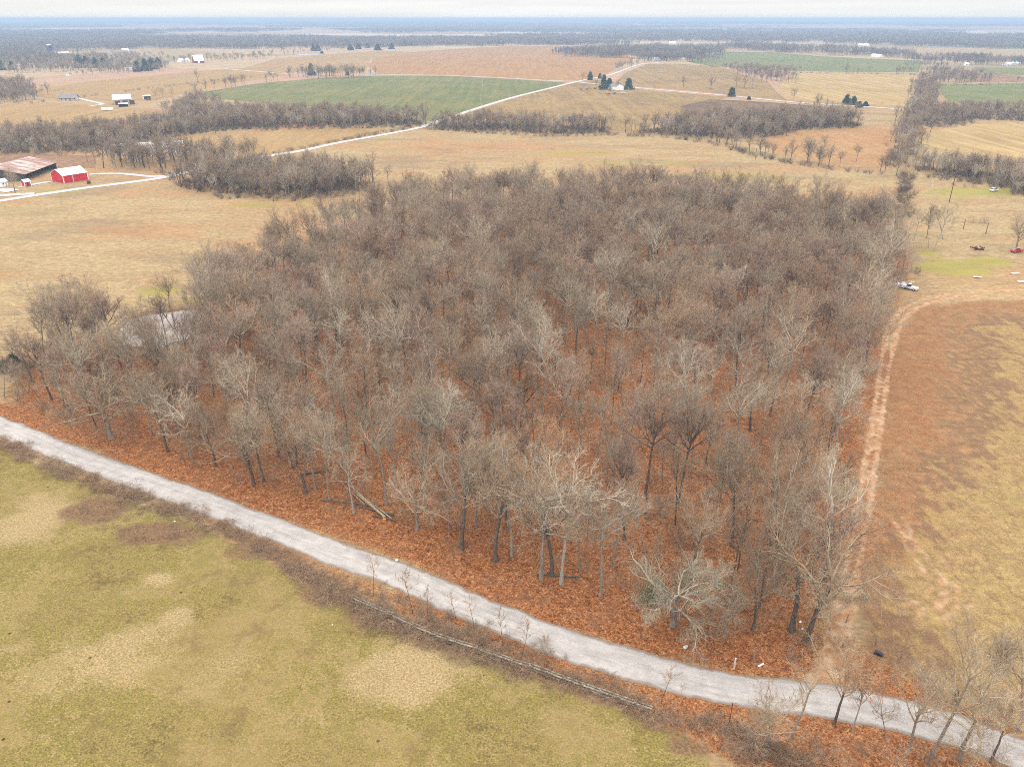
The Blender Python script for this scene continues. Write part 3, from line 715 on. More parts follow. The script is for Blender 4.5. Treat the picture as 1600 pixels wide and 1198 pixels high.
# a low, wide open-grown oak with pale crooked limbs; roadside trees; saplings
def special(seed, cm, tm, lm=None, **kw):
    a, b = bare_tree(seed, **kw); a.materials.append(M[tm]); b.materials.append(M[lm or cm]); b.materials.append(M[cm]); smooth(a); return (a, b)
M['twig_oak'] = twig_mat('bark_pale_oak', A(.32,.27,.195), A(.34,.29,.21))
OAK = special(301, 'twig_oak', 'trunk_grey', H=11, r0=.31, fork=.46, low=.24, nl=13, el=(6,56), ll=.58, dens=(9,7,6), wob=.26, up=.02, hi=True)
OAK2 = special(302, 'twig_grey', 'trunk_grey', H=12, r0=.36, fork=.42, low=.22, nl=11, el=(8,48), ll=.58, dens=(8,6,5), wob=.26, up=.04, hi=True)
LEAN = special(303, 'twig_grey', 'trunk_dark', H=15, r0=.33, fork=.50, low=.22, nl=11, el=(15,55), ll=.52, dens=(8,6,5), wob=.2, lean=.16, hi=True)
VASE = special(304, 'twig_brown', 'trunk_dark', H=9, r0=.115, fork=.40, low=.30, nl=9, el=(48,68), ll=.56, dens=(5,4,4), wob=.12, up=.07, hi=True)
VASE2 = special(305, 'twig_grey', 'trunk_grey', H=11, r0=.125, fork=.46, low=.28, nl=9, el=(40,66), ll=.46, dens=(5,4,4), wob=.16, lean=.12, hi=True)
TALLR = special(306, 'twig_grey', 'trunk_grey', H=15, r0=.15, fork=.64, low=.30, nl=9, el=(35,66), ll=.30, dens=(5,4,4), wob=.17, lean=.12, hi=True)
GREYC = special(307, 'twig_grey', 'trunk_grey', H=10, r0=.125, fork=.50, low=.30, nl=12, el=(20,60), ll=.42, dens=(7,5,5), wob=.22, hi=True)
SAP = [special(310+k, 'twig_brown', 'trunk_dark', H=5.5, r0=.03, fork=.72, low=.34, nl=8, el=(35,62), ll=.26, dens=(3,3,2), wob=.12, tw=.5, twr=.008) for k in range(3)]
MIDV = []
for k in range(5):
    cm, tm = [('twig_grey','trunk_dark'),('twig_brown','trunk_dark'),('twig_grey','trunk_grey'),('twig_mauve','trunk_dark'),('twig_pale','trunk_grey')][k]
    MIDV.append(special(330+k, cm, tm, ['limb_dark','limb_dark','limb_grey','limb_dark','limb_grey'][k], H=13, r0=.24, fork=.5, low=.22, nl=9, el=(32,66), ll=.46, dens=(6,5,4), tw=1.6, wob=.16))
SHR = [shrub_mesh(400, 2.2), shrub_mesh(401, 1.8, 18, 1.2), shrub_mesh(402, 2.6, 14, .7)]
for m_ in SHR: m_.materials.append(M['brush'])
BRD = [shrub_mesh(405, 2.4, 12, .8, (4,4), .03), shrub_mesh(406, 1.9, 14, 1.0, (4,4), .028)]
for m_ in BRD: m_.materials.append(M['brush_dark'])
BRM = [shrub_mesh(410+k, 1.3, 22, 1.7, (5,4), .011, -.16, .7) for k in range(2)]
for m_ in BRM: m_.materials.append(M['bramble'])
UND = [shrub_mesh(420, 3.4, 7, .5, (5,4), .02, .03, .2), shrub_mesh(421, 2.4, 9, .8, (4,4), .015, 0, .3), shrub_mesh(422, 4.6, 5, .35, (6,4), .026, .04, .15)]
for m_ in UND: m_.materials.append(M['twig_brown'])

def place(name, pair, loc, h, hbase, rz, label, group=None, cat='tree', sxy=1.0, tilt=(0, 0)):
    s = h/hbase
    e_ = empty(name, (loc[0], loc[1], float(terrain(np.array(loc[0]), np.array(loc[1])))), rz, s); e_.scale = (s*sxy, s*sxy, s)
    e_.rotation_euler = (tilt[0], tilt[1], rz)
    tag(e_, label, cat, group)
    link('trunk', pair[0], None, e_); link('crown', pair[1], None, e_)
    return e_

WG = 'bare trees of the wood'
TAKEN = []
def edge_tree(px, py, ty, pair, hb, rz, label, sxy=1.0, group='bare trees along the front edge of the wood', name='bare_tree', tilt=(0,0)):
    x, y = G(px, py); h = height_to(px, py, ty)
    TAKEN.append((x, y)); return place(name, pair, (x, y), h, hb, rz, label, group, sxy=sxy, tilt=tilt)
V = [(a, b) for _, a, b in VAR]
# front edge of the wood, from the left
edge_tree(31,628,560, V[5], HV, .3, 'slim mauve-twigged tree nearest the left end of the gravel road', 1.0)
edge_tree(7,622,556, V[8], HV, 1.3, 'slim grey tree cut by the left picture border above the gravel road', 1.0)
edge_tree(174,684,572, OAK2, 12, .5, 'low wide grey tree with drooping limbs at the left front corner of the wood', 1.05)
edge_tree(262,706,590, V[0], HV, 1.1, 'grey-crowned edge tree just right of the low wide corner tree', 1.1)
edge_tree(300,716,610, V[6], HV, 2.2, 'pale-limbed edge tree leaning over the leaf litter left of the twin dark trunks')
edge_tree(396,756,640, V[3], HV, .2, 'left of the twin dark trunks close to the road, broad brown crown', 1.1)
edge_tree(412,752,628, V[0], HV, 2.9, 'right of the twin dark trunks close to the road, grey crown')
edge_tree(478,770,636, V[2], HV, 1.7, 'brown-crowned edge tree right of the twin dark trunks')
edge_tree(492,764,640, V[6], HV, .7, 'pale crooked edge tree left of the fallen logs')
edge_tree(553,802,690, V[7], HV, 4.4, 'pale trunk standing at the left end of the fallen logs')
edge_tree(604,788,628, V[1], HV, 3.6, 'straight dark trunk standing just behind the fallen logs')
edge_tree(652,826,726, OAK2, 12, 2.4, 'small spreading tree with drooping pale limbs right of the fallen logs', .9)
edge_tree(722,858,690, V[0], HV, 5.1, 'first of the dark trunks right of the spreading tree by the road bend', 1.05)
edge_tree(775,876,690, V[3], HV, 3.1, 'dark leaning trunk with a broad brown crown at the middle of the road edge')
edge_tree(800,868,700, V[8], HV, 2.0, 'slim grey trunk at the middle of the road edge')
edge_tree(846,904,720, V[6], HV, 3.9, 'pale crooked-limbed tree left of the pair of close trunks')
edge_tree(862,900,716, V[2], HV, .9, 'darker of the pair of close trunks at the road edge')
edge_tree(877,911,708, V[7], HV, 1.4, 'paler of the pair of close trunks at the road edge, whitish limbs')
edge_tree(938,931,780, V[1], HV, 2.7, 'grey tree standing alone at the leaf strip left of the pale spreading oak')
edge_tree(1052,976,846, OAK, 11, .4, 'pale spreading oak with crooked whitish limbs beside the green cedar bush', 1.05)
edge_tree(1131,994,915, OAK2, 12, 4.0, 'dwarf wide-branched tree right of the pale spreading oak', 1.0)
edge_tree(1187,950,800, V[9], HV, 1.9, 'slim dark trunk between the dwarf tree and the leaning tree by the dirt track')
edge_tree(1236,985,815, LEAN, 15, 2.6, 'left of the two leaning dark trunks at the dirt track entrance', 1.0, tilt=(0, .12))
edge_tree(1260,1000,815, LEAN, 15, .2, 'right of the two leaning dark trunks at the dirt track entrance, limbs over the track', .9, tilt=(0,.16))
edge_tree(1143,852,690, V[0], HV, .8, 'dark forked trunk behind the teal marker', 1.0)
edge_tree(1210,876,700, V[3], HV, 5.6, 'dark trunk behind the slim one, near the dirt track')
edge_tree(1290,905,730, V[1], HV, 4.1, 'grey tree leaning out over the start of the dirt track', 1.1, tilt=(0,.06))
# round the pond
edge_tree(105,548,440, V[0], HV, 2.3, 'big grey tree at the far left corner of the wood, left of the pond', 1.25, 'bare trees around the pond')
edge_tree(140,530,428, V[3], HV, .3, 'broad brown-twigged tree beside the tan field, left of the pond', 1.25, 'bare trees around the pond')
edge_tree(265,482,428, V[2], HV, 5.3, 'brown tree standing behind the pond', 1.0, 'bare trees around the pond')
edge_tree(322,470,400, V[0], HV, 1.5, 'grey tree on the right far bank of the pond', 1.1, 'bare trees around the pond')
edge_tree(262,545,455, V[9], HV, .6, 'slim dark trunk standing on the near bank against the pond water', 1.0, 'bare trees around the pond')
edge_tree(232,552,470, V[6], HV, 3.0, 'pale-limbed tree on the near bank of the pond', 1.0, 'bare trees around the pond')
edge_tree(283,540,452, V[8], HV, 3.3, 'slim grey tree on the right near bank of the pond', 1.0, 'bare trees around the pond')
edge_tree(430,410,348, V[0], HV, 4.6, 'wide grey tree leaning over the tan field at the back left edge of the wood', 1.2, 'bare trees of the back edge')
edge_tree(832,306,252, V[1], HV, 1.0, 'tallest tree on the back edge of the wood, rising above its neighbours', 1.0, 'bare trees of the back edge')

edge_tree(205,575,490, V[6], HV, 1.1, 'pale tree in front of the pond, left one', 1.0, 'bare trees around the pond')
edge_tree(243,580,492, V[5], HV, 2.1, 'mauve-twigged tree in front of the pond, middle', .9, 'bare trees around the pond')
edge_tree(296,566,470, V[2], HV, 3.1, 'brown forked tree in front of the pond, right one', .9, 'bare trees around the pond')
edge_tree(184,545,470, V[8], HV, 3.9, 'slim tree at the left end of the pond', 1.0, 'bare trees around the pond')
# the rest of the wood: dart throwing
rng = np.random.default_rng(11)
lo, hi_ = wood_w.min(0), wood_w.max(0)
cand = rng.uniform(lo, hi_, (60000, 2))
cand = cand[inside(cand[:, 0], cand[:, 1], wood_w)]
cand = cand[sdf(cand[:, 0], cand[:, 1], pond_w) < -2.0]
cand = cand[~(inside(cand[:, 0], cand[:, 1], GP([(180,548),(310,540),(315,600),(210,612)])) & (rng.uniform(size=len(cand)) < .1))]
for q in ((1052,972),(1020,935),(1075,940),(990,955)):
    gx, gy = G(*q); cand = cand[np.hypot(cand[:, 0]-gx, cand[:, 1]-gy) > 5.5]
kept = list(TAKEN); grid = {}
CS = 5.0
for p in kept: grid.setdefault((int(p[0]//CS), int(p[1]//CS)), []).append(p)
pts = []
dens_n = vnoise(cand[:, 0]/22, cand[:, 1]/22, 4)
for (x, y), dn in zip(cand, dens_n):
    md = 4.5 + 2.6*dn - .15*min(1, max(0, (y-150)/110))
    k0, k1 = int(x//CS), int(y//CS); ok = True
    for a in (-2, -1, 0, 1, 2):
        for b in (-2, -1, 0, 1, 2):
            for q in grid.get((k0+a, k1+b), ()):
                if (q[0]-x)**2+(q[1]-y)**2 < md*md: ok = False
    if ok: grid.setdefault((k0, k1), []).append((x, y)); pts.append((x, y))
front_w = GP([(110,655),(170,684),(240,700),(320,722),(400,752),(480,768),(540,790),(600,792),(660,825),(735,858),(800,880),(880,908),(930,928),(990,950),(1060,975),(1140,992),(1215,1000),(1270,1000),(1300,900)])
c2 = cand[seg_dist(cand[:, 0], cand[:, 1], front_w) < 12]
c2 = c2[rng.uniform(size=len(c2)) < .9]
for (x, y) in c2:
    k0, k1 = int(x//CS), int(y//CS)
    if all((q[0]-x)**2+(q[1]-y)**2 > 4.3**2 for a in (-1, 0, 1) for b in (-1, 0, 1) for q in grid.get((k0+a, k1+b), ())):
        grid.setdefault((k0, k1), []).append((x, y)); pts.append((x, y))
pts = np.array(pts); pts = pts[np.argsort(np.hypot(pts[:, 0], pts[:, 1]))]
N_IND = 222
def project(x, y, z=0):
    c, s = math.cos(PITCH), math.sin(PITCH); dz = z-CAMH
    f = y*c - dz*s; u = y*s + dz*c
    return 800+FPX*x/f, 599-FPX*u/f
LK = {'grey': 'grey-twigged', 'brown': 'brown-twigged', 'mauve': 'mauve-twigged', 'pale': 'pale-limbed', 'slim': 'slim straight'}
pv = np.array([.13,.12,.13,.10,.10,.08,.04,.04,.13,.13])
pf = np.array([.08,.14,.09,.05,.09,.09,.04,.05,.19,.18])
for x, y in pts[:N_IND]:
    fr = min(1, max(0, (y-110)/110)); pw = pv*fr + pf*(1-fr); v = rng.choice(10, p=pw/pw.sum()); px, py = project(x, y)
    colm = 'near the pond' if px < 330 else 'behind the twin dark trunks' if px < 480 else 'behind the fallen logs' if px < 690 else 'behind the middle of the road edge' if px < 850 else 'behind the pale spreading oak' if px < 1120 else 'near the dirt track'
    row = 'first rows in' if py > 760 else 'some rows in' if py > 670 else 'well inside the wood' if py > 600 else 'deep in the wood'
    h = np.clip(rng.normal(14.8, 2.4), 9.5, 19)*(1.0 if VAR[v][0] != 'slim' else .92)
    place('bare_tree', V[v], (x, y), h, HV, rng.uniform(0, 6.28), f'bare {LK[VAR[v][0]]} tree {colm}, {row}', WG, sxy=rng.uniform(.78, 1.0)*(1-fr) + rng.uniform(.95, 1.3)*fr, tilt=(rng.normal(0,.03), rng.normal(0,.03)))

# instanced masses ---------------------------------------------------------------
def src_collection(name, sets):
    c = bpy.data.collections.new(name)
    for k, ms in enumerate(sets):
        cc = bpy.data.collections.new(f'{name}_{k}'); c.children.link(cc)
        for m_ in ms:
            o = bpy.data.objects.new(m_.name, m_); cc.objects.link(o)
    return c
def scatter(name, P3, scl, coll, label, cat, seed=0, tilt=.04):
    me = new_mesh(name, np.asarray(P3), []) if False else bpy.data.meshes.new(name)
    P3 = np.asarray(P3, np.float32); me.vertices.add(len(P3)); me.vertices.foreach_set('co', P3.ravel()); me.update()
    a = me.attributes.new('scl', 'FLOAT', 'POINT'); a.data.foreach_set('value', np.asarray(scl, np.float32))
    o = link(name, me); tag(o, label, cat, None, 'stuff')
    ng = bpy.data.node_groups.new('scatter_'+name, 'GeometryNodeTree')
    ng.interface.new_socket('Geometry', in_out='INPUT', socket_type='NodeSocketGeometry')
    ng.interface.new_socket('Geometry', in_out='OUTPUT', socket_type='NodeSocketGeometry')
    N = ng.nodes; L = ng.links
    gi, go = N.new('NodeGroupInput'), N.new('NodeGroupOutput')
    ci = N.new('GeometryNodeCollectionInfo'); ci.inputs[0].default_value = coll; ci.inputs['Separate Children'].default_value = True
    ip = N.new('GeometryNodeInstanceOnPoints'); ip.inputs['Pick Instance'].default_value = True
    rv = N.new('FunctionNodeRandomValue'); rv.data_type = 'FLOAT_VECTOR'; rv.inputs[0].default_value = (-tilt, -tilt, 0); rv.inputs[1].default_value = (tilt, tilt, 6.283); rv.inputs['Seed'].default_value = seed
    ri = N.new('FunctionNodeRandomValue'); ri.data_type = 'INT'; ri.inputs['Seed'].default_value = seed+3
    ri.inputs[4].default_value = 0; ri.inputs[5].default_value = len(coll.children)-1
    na = N.new('GeometryNodeInputNamedAttribute'); na.data_type = 'FLOAT'; na.inputs[0].default_value = 'scl'
    L.new(gi.outputs[0], ip.inputs['Points']); L.new(ci.outputs[0], ip.inputs['Instance'])
    L.new(rv.outputs[0], ip.inputs['Rotation']); L.new(ri.outputs[2], ip.inputs['Instance Index']); L.new(na.outputs[0], ip.inputs['Scale'])
    L.new(ip.outputs[0], go.inputs[0])
    md = o.modifiers.new('scatter', 'NODES'); md.node_group = ng
    return o
def withz(p): p = np.asarray(p); return np.column_stack([p, terrain(p[:, 0], p[:, 1])])
C_VAR = src_collection('wood_trees', [[a, b] for _, a, b in VAR[:6]] + [[VAR[8][1], VAR[8][2]]])
C_MID = src_collection('hedge_trees', [[a, b] for a, b in MIDV])
C_UND = src_collection('undergrowth_plants', [[m_] for m_ in UND])
C_BRM = src_collection('bramble_plants', [[m_] for m_ in BRM])
C_BRD = src_collection('dark_brush_plants', [[m_] for m_ in BRD])
C_SHR = src_collection('shrub_plants', [[m_] for m_ in SHR])
rest = pts[N_IND:]
scatter('woodland', withz(rest), np.clip(rng.normal(.95, .14, len(rest)), .6, 1.2), C_VAR, 'far part of the bare wood, grey-brown crowns reaching to the back field', 'wood', 1)
# thin saplings and brush under the trees
u = rng.uniform(lo, hi_, (15000, 2)); u = u[(sdf(u[:, 0], u[:, 1], wood_w) > -2) & (sdf(u[:, 0], u[:, 1], pond_w) < -1)]
u = u[rng.uniform(size=len(u)) < (.25+.75*vnoise(u[:, 0]/14, u[:, 1]/14, 22))*(.6+.4*sstep(110, 210, u[:, 1]))]
scatter('undergrowth', withz(u), rng.uniform(.5, 1.6, len(u)), C_UND, 'thin brown saplings and brush on the leaf litter under the wood', 'undergrowth', 2)

# tree belts and far woods
def fill(poly_px, spacing, seed, hmin=.7, hmax=1.15):
    hmin *= .82
    r_ = np.random.default_rng(seed); w = GP(poly_px); l, h = w.min(0), w.max(0)
    spacing *= .9; ar = max(1, int((h-l).prod()/(spacing*spacing)*1.5)); c = r_.uniform(l, h, (ar, 2)); c = c[inside(c[:, 0], c[:, 1], w)]; c = c + r_.normal(0, spacing*.7, c.shape)
    return c, r_.uniform(hmin, hmax, len(c))
def along(px, spacing, width, seed, hmin=.6, hmax=1.1):
    r_ = np.random.default_rng(seed); l = spline(GP(px), 4); s = np.concatenate([[0], np.cumsum(np.linalg.norm(np.diff(l, axis=0), axis=1))])
    n_ = max(2, int(s[-1]/spacing*1.15)); q = np.sort(r_.uniform(0, s[-1], n_))
    p = np.stack([np.interp(q, s, l[:, 0]), np.interp(q, s, l[:, 1])], 1) + r_.normal(0, width/2, (n_, 2))
    return p, r_.uniform(hmin, hmax, n_)
def belt(label, parts, coll=None, name='tree_belt', cat='tree belt', seed=5):
    P = np.concatenate([a for a, _ in parts]); s_ = np.concatenate([b for _, b in parts])
    scatter(name, withz(P), s_, coll or C_MID, label, cat, seed)
belt('broad grey belt of bare creek-side trees left of the farm lane', [fill([(0,240),(0,216),(150,206),(260,196),(330,177),(420,180),(520,180),(640,186),(668,196),(540,199),(400,202),(330,206),(230,221),(140,238)], 6.5, 1, .6, 1.0), fill([(262,174),(310,152),(332,158),(332,178),(280,184)], 8, 2, .55, .9)])
belt('open group of bare trees before the white poultry house', [fill([(150,256),(165,244),(270,241),(375,251),(380,262),(270,266),(200,265)], 7.0, 3, .75, 1.1)])
belt('thicket of bare trees beside the farm lane, just behind the wood', [fill([(275,292),(300,278),(400,272),(520,276),(583,290),(580,298),(520,306),(460,310),(400,306),(320,300)], 5.4, 4, .75, 1.1)])
belt('bare tree line right of the farm lane below the hay field', [fill([(676,198),(690,191),(800,195),(945,200),(950,207),(880,211),(800,207),(690,203)], 7, 5, .55, 1.0)])
belt('dense grey thicket below the weedy brown field', [fill([(985,208),(1060,199),(1100,195),(1200,190),(1330,190),(1345,199),(1250,203),(1190,217),(1100,215)], 6.8, 6, .65, 1.15), along([(985,207),(1100,217),(1200,243),(1260,254)], 4.5, 7, 7, .5, 1.0)])
belt('thin row of bare trees on the right edge of the back field', [along([(1230,248),(1300,260),(1400,271)], 5.5, 7, 8, .5, 1.15)])
belt('bare tree row on the right behind the utility pole', [fill([(1430,270),(1438,262),(1500,266),(1600,276),(1680,285),(1680,330),(1600,306),(1540,291),(1480,276)], 6.2, 9, .6, .98)])
belt('dark hedgerow running away between the straw fields', [fill([(1385,262),(1405,215),(1420,180),(1434,150),(1440,126),(1455,126),(1460,150),(1448,180),(1428,215),(1413,262)], 7.5, 10, .6, 1.0)])
belt('bare tree belt beside the lane on the right', [fill([(1436,190),(1450,176),(1560,172),(1600,177),(1720,185),(1720,196),(1520,187),(1500,195),(1450,200)], 8, 11, .5, .95), along([(1235,168),(1300,172),(1345,182)], 9, 14, 12, .5, 1.0)])
belt('line of bare trees along the upper edge of the striped straw field', [along([(1236,113),(1330,114.5),(1438,116)], 12, 5, 13, .6, 1.1)])
belt('bare wood between the two pale fields on the right', [fill([(1078,101),(1110,105),(1240,113),(1235,122),(1222,131),(1200,128),(1160,117),(1130,108)], 12, 14, .6, 1.0)])
belt('bare thicket above the green field on the right', [fill([(1440,132),(1462,112),(1530,118),(1536,130),(1464,133)], 12, 15, .6, 1.0), along([(1536,130),(1600,131),(1680,132)], 14, 6, 16, .5, .9)])
belt('stand of bare trees on the far edge of the green field', [fill([(446,123),(450,119),(520,117),(584,117),(585,120),(520,123)], 16, 17, .9, 1.35)])
belt('scattered hedge trees along the upper left edge of the green field', [along([(238,157),(300,147),(350,137),(400,130),(440,126)], 16, 8, 18, .55, 1.15)])
belt('grey wood at the left border beyond the creek', [fill([(-60,165),(-60,135),(40,129),(46,140),(62,150),(45,160)], 9, 19, .6, 1.0)])
belt('row of bare trees beside the lane bend', [along([(962,112),(985,106),(1004,101)], 16, 5, 20, .8, 1.2)])
belt('bare trees along the tan ridge field', [along([(395,88),(440,82),(500,79)], 18, 20, 21, .5, 1.0), along([(300,92),(360,96),(420,90)], 20, 20, 22, .5, .9)])
belt('bare trees round the far white houses', [fill([(-60,100),(60,92),(130,90),(200,86),(250,88),(240,94),(120,99),(20,104),(-60,108)], 24, 29, .6, 1.1), along([(445,88),(520,80),(600,78)], 20, 20, 30, .5, .9), fill([(-40,112),(30,106),(110,100),(250,98),(258,112),(190,116),(110,112),(40,116)], 15, 23, .5, 1.05), fill([(20,96),(120,92),(180,90),(180,97),(100,101),(20,103)], 20, 26, .6, 1.1), fill([(255,96),(300,92),(420,88),(420,92),(330,98),(262,101)], 26, 27, .5, 1.0), along([(60,122),(110,120),(170,114)], 20, 10, 24, .4, .7)])
# far woods: clumps of small trees
def clump_mesh(seed, n=14, rad=26, H=14):
    r_ = np.random.default_rng(seed); Vv, Ff, off = [], [], 0
    a, b = bare_tree(seed, H, r0=.3, fork=.5, low=.2, nl=8, el=(30,66), ll=.45, dens=(4,3,3), tw=6.0, wob=.15)
    for src in (a, b):
        pass
    co = np.zeros(len(b.vertices)*3, np.float32); b.vertices.foreach_get('co', co); co = co.reshape(-1, 3)
    li = np.zeros(len(b.loops), np.int32); b.loops.foreach_get('vertex_index', li); f = li.reshape(-1, 4)
    co2 = np.zeros(len(a.vertices)*3, np.float32); a.vertices.foreach_get('co', co2); co2 = co2.reshape(-1, 3)
    li2 = np.zeros(len(a.loops), np.int32); a.loops.foreach_get('vertex_index', li2); f2 = li2.reshape(-1, 4)
    co = np.vstack([co, co2]); f = np.vstack([f, f2+len(co)-len(co2)])
    for k in range(n):
        q = r_.uniform(0, 6.283); s_ = r_.uniform(.65, 1.15); d = rad*math.sqrt(r_.uniform()); w = r_.uniform(0, 6.283)
        rot = np.array([[math.cos(q), -math.sin(q), 0], [math.sin(q), math.cos(q), 0], [0, 0, 1]])
        Vv.append(co@rot.T*s_ + [d*math.cos(w), d*math.sin(w), 0]); Ff.append(f+off); off += len(co)
    return new_mesh('tree_clump', np.concatenate(Vv), np.concatenate(Ff))
CL = [clump_mesh(500), clump_mesh(501), clump_mesh(502)]
for m_, k in zip(CL, ('twig_far_shaded', 'twig_far_shaded', 'twig_far_shaded')): m_.materials.append(M[k])
C_CL = src_collection('tree_clumps', [[m_] for m_ in CL])
belt('dense bare wood behind the reddish stubble field', [fill([(556,77),(600,73),(730,70),(880,70),(905,73),(890,65),(730,62),(556,66)], 42, 30, .9, 1.2), fill([(880,86),(900,80),(1000,78),(1075,78),(1100,80),(1130,80),(1100,86),(1072,96),(1040,98),(990,92),(950,91),(890,88)], 36, 31, .9, 1.25), fill([(1130,79),(1320,86),(1440,94),(1440,88),(1320,80),(1150,72)], 40, 32, .9, 1.2), fill([(1440,112),(1470,100),(1600,104),(1640,98),(1460,90),(1442,96)], 45, 33, .8, 1.1), fill([(-60,104),(60,100),(110,92),(90,84),(-60,86)], 45, 34, .7, 1.0)], C_CL, 'far_wood', 'wood', 31)
r_ = np.random.default_rng(77)
n_far = 60000
yy = 1800*np.exp(r_.uniform(0, 1, n_far)*math.log(14000/1800)); xx = r_.uniform(-.80, .80, n_far)*yy
keepw = r_.uniform(size=n_far) < np.clip((yy/9000)**1.0*1.0 + .10, 0, 1)*.9
xx, yy = xx[keepw], yy[keepw]
wm = (.75*fbm(xx/1500+7, yy/1300, 41, 2)+.25*fbm(xx/300, yy/300, 43, 2)); th = np.interp(yy, [1800, 2600, 4000, 7000, 14000], [.60, .53, .52, .50, .47])
ok = wm > th
for p, *_ in F:
    w = GP(p); ok &= ~((sdf(xx, yy, w) > -25))
lane_pts = spline(GP([(640,203),(800,153),(905,127),(1000,101),(1030,98)]), 4); ok &= seg_dist(xx, yy, lane_pts) > 40
xx, yy = xx[ok], yy[ok]
scatter('distant_woods', withz(np.column_stack([xx, yy])), r_.uniform(.85, 1.25, len(xx))*np.interp(yy, [1800, 6000, 14000], [.9, .85, .9]), C_CL, 'hazy blue woods rolling away to the horizon', 'woods', 33)

# brambles, weedy fence lines
P1, s1 = along(FENCE, .55, 1.5, 40, .6, 1.5); k_ = (P1[:, 0] < 45); P1, s1 = P1[k_], s1[k_]
P2, s2 = fill([(120,780),(190,770),(300,820),(310,850),(230,845),(140,812)], 2.2, 41, .35, .7)
P3, s3 = fill([(480,905),(520,915),(600,960),(700,1000),(840,1050),(800,1052),(690,1012),(580,975),(500,930)], 1.7, 42, .6, 1.2)
belt('tangle of red-brown brambles along the meadow fence', [(P1, s1), (P2, s2), (P3, s3)], C_BRM, 'brambles', 'brambles', 41)
vp, vs_ = fill([(540,905),(620,925),(720,965),(830,1010),(900,1040),(960,1070),(900,1065),(800,1030),(700,995),(600,950)], 1.6, 43, .25, .75)
belt('pale dead weed stalks on the verge between fence and gravel road', [(vp, vs_)], C_SHR, 'weeds', 'weeds', 43)
wl_ = [along([(40,163),(130,152),(240,138),(320,128),(400,120),(430,117)], 9, 3, 45, .8, 1.6), along([(0,117),(100,113),(200,110)], 12, 4, 46, .8, 1.5), along([(395,245),(480,231),(560,215),(640,201)], 3, 3, 47, .8, 1.7), along([(670,202),(800,211),(900,213),(950,211),(985,212),(1100,222),(1200,249),(1300,265),(1400,275),(1500,283),(1600,306)], 3.0, 4, 48, .9, 1.8), along([(250,268),(330,305),(400,309),(460,313),(520,308),(580,299)], 3, 3, 49, .8, 1.5), along([(1412,275),(1412,300),(1408,340)], 1.6, 4, 50, .8, 1.9), along([(60,578),(20,572),(-40,566)], 1.2, 3, 51, .7, 1.5), along([(150,243),(0,240)], 6, 6, 52, .8, 1.6), along([(400,204),(540,201),(665,198)], 3, 5, 53, .9, 1.8), along([(1236,114.5),(1330,116),(1438,117.5)], 6, 3, 54, .9, 1.7), along([(1464,134),(1600,132.5)], 7, 3, 55, .9, 1.6), along([(960,143),(930,140),(905,142)], 4, 6, 56, .8, 1.6)]
bp_ = [fill([(0,240),(0,216),(150,206),(260,196),(330,177),(420,180),(520,180),(640,186),(668,196),(540,199),(400,202),(330,206),(230,221),(140,238)], 4.5, 61, .8, 1.7), fill([(275,292),(300,278),(400,272),(520,276),(583,290),(580,298),(520,306),(460,310),(400,306),(320,300)], 3.4, 62, .7, 1.5), fill([(676,198),(690,191),(800,195),(945,200),(950,207),(880,211),(800,207),(690,203)], 4, 63, .8, 1.7), fill([(985,208),(1060,199),(1100,195),(1200,190),(1330,190),(1345,199),(1250,203),(1190,217),(1100,215)], 4.5, 64, .8, 1.8), fill([(1430,270),(1438,262),(1500,266),(1600,276),(1680,285),(1680,330),(1600,306),(1540,291),(1480,276)], 4, 65, .8, 1.6), fill([(1385,262),(1405,215),(1420,180),(1434,150),(1440,126),(1455,126),(1460,150),(1448,180),(1428,215),(1413,262)], 5, 66, .9, 1.9), fill([(1436,190),(1450,176),(1560,172),(1600,177),(1720,185),(1720,196),(1520,187),(1500,195),(1450,200)], 5, 67, .9, 1.8)]
belt('grey-brown brush growing under the tree belts', bp_, C_BRD, 'belt_brush', 'brush', 61)
belt('low dark brush lining the far field fences', wl_, C_BRD, 'hedge_brush', 'brush', 45)

# ------------------------------------------------------------------ lone trees, bushes, evergreens
def lone(px, py, ty, pair, hb, label, rz=0., sxy=1.0, group=None, name='bare_tree', tilt=(0,0)):
    x, y = G(px, py); return place(name, pair, (x, y), height_to(px, py, ty), hb, rz, label, group, sxy=sxy, tilt=tilt)
RG = 'bare trees on the near side of the gravel road'
lone(1236,1152,1036, TALLR, 15, 'leftmost slim bare tree on the near roadside, beside the large pale brush', 2.2, 1.3, RG, tilt=(0,.10))
lone(1303,1130,1000, VASE, 9, 'vase-shaped tree with upswept limbs in front of the road', 2.1, 1.1, RG)
lone(1332,1140,1050, VASE2, 11, 'short leaning tree with brown leaves still on its twigs', 1.2, .9, RG, tilt=(0,.25))
lone(1385,1150,1075, VASE2, 11, 'smallest bare tree in the roadside row, crooked top', 3.4, .9, RG, tilt=(0,.15))
lone(1420,1172,1010, VASE2, 11, 'grey tree forking beside the tallest roadside tree', 4.5, 1.0, RG)
lone(1454,1180,960, TALLR, 15, 'tallest roadside tree, slim trunk reaching over the right field', .9, .95, RG, tilt=(0,.04))
lone(1500,1185,1035, GREYC, 10, 'tangled pale-twigged tree in front of the road at the lower right', 2.8, 1.25, RG, tilt=(0,.15))
lone(1548,1190,1070, VASE, 9, 'slender forked tree nearest the lower right corner', 3.8, 1.0, RG)
lone(1590,1140,990, GREYC, 10, 'pale silvery-twigged tree cut by the right border beside the road', .5, 1.15, RG)
lone(1520,1110,985, TALLR, 15, 'thin dark tree on the far roadside at the right', 2.0, .8, RG)
lone(1196,1172,1072, GREYC, 10, 'low pale-twigged bushy tree at the left end of the roadside row', 2.0, 1.15, RG)
lone(1587,390,332, OAK2, 12, 'gnarled bare tree standing behind the red car', 1.0, .9, 'bare trees in the yard')
